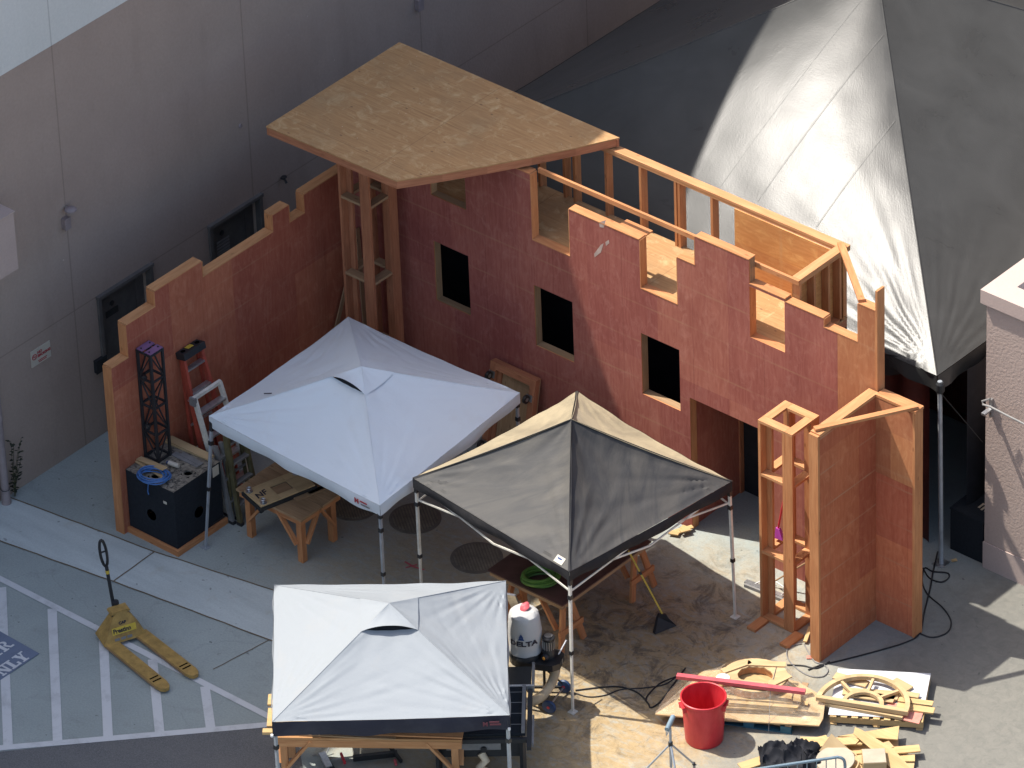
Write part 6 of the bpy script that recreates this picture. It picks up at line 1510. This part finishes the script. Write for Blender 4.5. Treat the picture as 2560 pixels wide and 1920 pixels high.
gcable('thin black cable crossing the floor towards the wrapped stack',[('b3',670,1200),('b3',760,1225),('b3',860,1215),('b3',960,1180),('b3',1100,1170),('b3',1220,1150),('b3',1300,1100)],.008,M['rubber'])
gcable('second black cable loop left of the wrapped stack',[('b3',1110,1250),('b3',1125,1210),('b3',1200,1140),('b3',1300,1100)],.010,M['rubber'])
m=MB(); m.beam(at('b4',860,890,z=.04),at('b4',893,818,z=.04)+V((0,0,.05)),.05,.025); single(m,'loose_stick',M['yellowpine'],'short yellow stick on the floor beside the wing wall end','stick',tuple(at('b4',860,890,z=0)))
m=MB(); m.beam(at('b4',870,985,z=.012),at('b4',915,985,z=.012),.06,.018); single(m,'salmon_offcut',M['pinkbuild'],'tiny salmon offcut at the near foot of the wing wall','offcut',tuple(at('b4',870,985,z=0)))
m=MB(); p=at('b4',1768,400,z=0); m.face([(p.x-.05,p.y,.01),(p.x,p.y-.04,.015),(p.x+.05,p.y+.02,.02),(p.x,p.y+.05,.03)]); single(m,'dry_leaf',M['yellowpine'],'dry brown leaf on the dark ground behind the wing wall','leaf',(p.x,p.y,0))
# painted mark
m=MB(); pts=[at('b2',1005,400,z=.006),at('b2',1060,432,z=.006),at('b2',1125,450,z=.006)]
flatline(m,[tuple(p.xy) for p in pts],.03,.006); flatline(m,[tuple(at('b2',1010,440,z=0).xy),tuple(at('b2',1080,420,z=0).xy)],.025,.0065); structure(m,'spray_mark',M['pinkred'])
# aluminium sheet leaning on near saw horse
a=at('b2',1650,600,z=.75); m=MB(); b=at('b2',1690,690,z=.35); m.beam(a,b,.14,.03); single(m,'metal_profile',M['alu'],'grey metal channel leaning on the brown table behind the dust bag','channel',tuple(b))

# ================================================================== light, sky, camera
SD=V((.52,.19,-1.0)).normalized()      # direction the sunlight travels
el=math.asin(-SD.z); az=math.atan2(-SD.x,-SD.y)   # bearing of the sun from +Y towards +X
w=bpy.data.worlds.new('World'); SC.world=w; w.use_nodes=True; nt=w.node_tree
sky=nt.nodes.new('ShaderNodeTexSky'); sky.sky_type='NISHITA'; sky.sun_disc=False; sky.sun_elevation=el; sky.sun_rotation=az; sky.altitude=50; sky.air_density=1.0; sky.dust_density=3.0; sky.ozone_density=.5
nt.links.new(sky.outputs[0],nt.nodes['Background'].inputs[0]); nt.nodes['Background'].inputs[1].default_value=SKY
sl=bpy.data.lights.new('Sun','SUN'); sl.energy=SUN; sl.angle=R(.53); sl.color=(1.0,.945,.86)
so_=bpy.data.objects.new('Sun',sl); COL.objects.link(so_); so_.rotation_euler=SD.to_track_quat('-Z','Y').to_euler(); so_.location=(0,0,40)
cd=bpy.data.cameras.new('Camera'); cd.sensor_width=36; cd.lens=36*FPX/2560; cd.clip_start=1; cd.clip_end=1000
co=bpy.data.objects.new('Camera',cd); COL.objects.link(co)
mw=Matrix((( _r[0],_u[0],-_f[0],CAM[0]),(_r[1],_u[1],-_f[1],CAM[1]),(_r[2],_u[2],-_f[2],CAM[2]),(0,0,0,1))); co.matrix_world=mw
SC.camera=co
vs=SC.view_settings; vs.view_transform='Standard'; vs.look='None'; vs.exposure=EXPO; vs.gamma=1; vs.use_curve_mapping=False
SC.render.engine='CYCLES'; SC.cycles.max_bounces=6; SC.cycles.diffuse_bounces=4; SC.cycles.use_denoising=True
for o in list(bpy.data.objects):
    if '_w' in o: del o['_w']
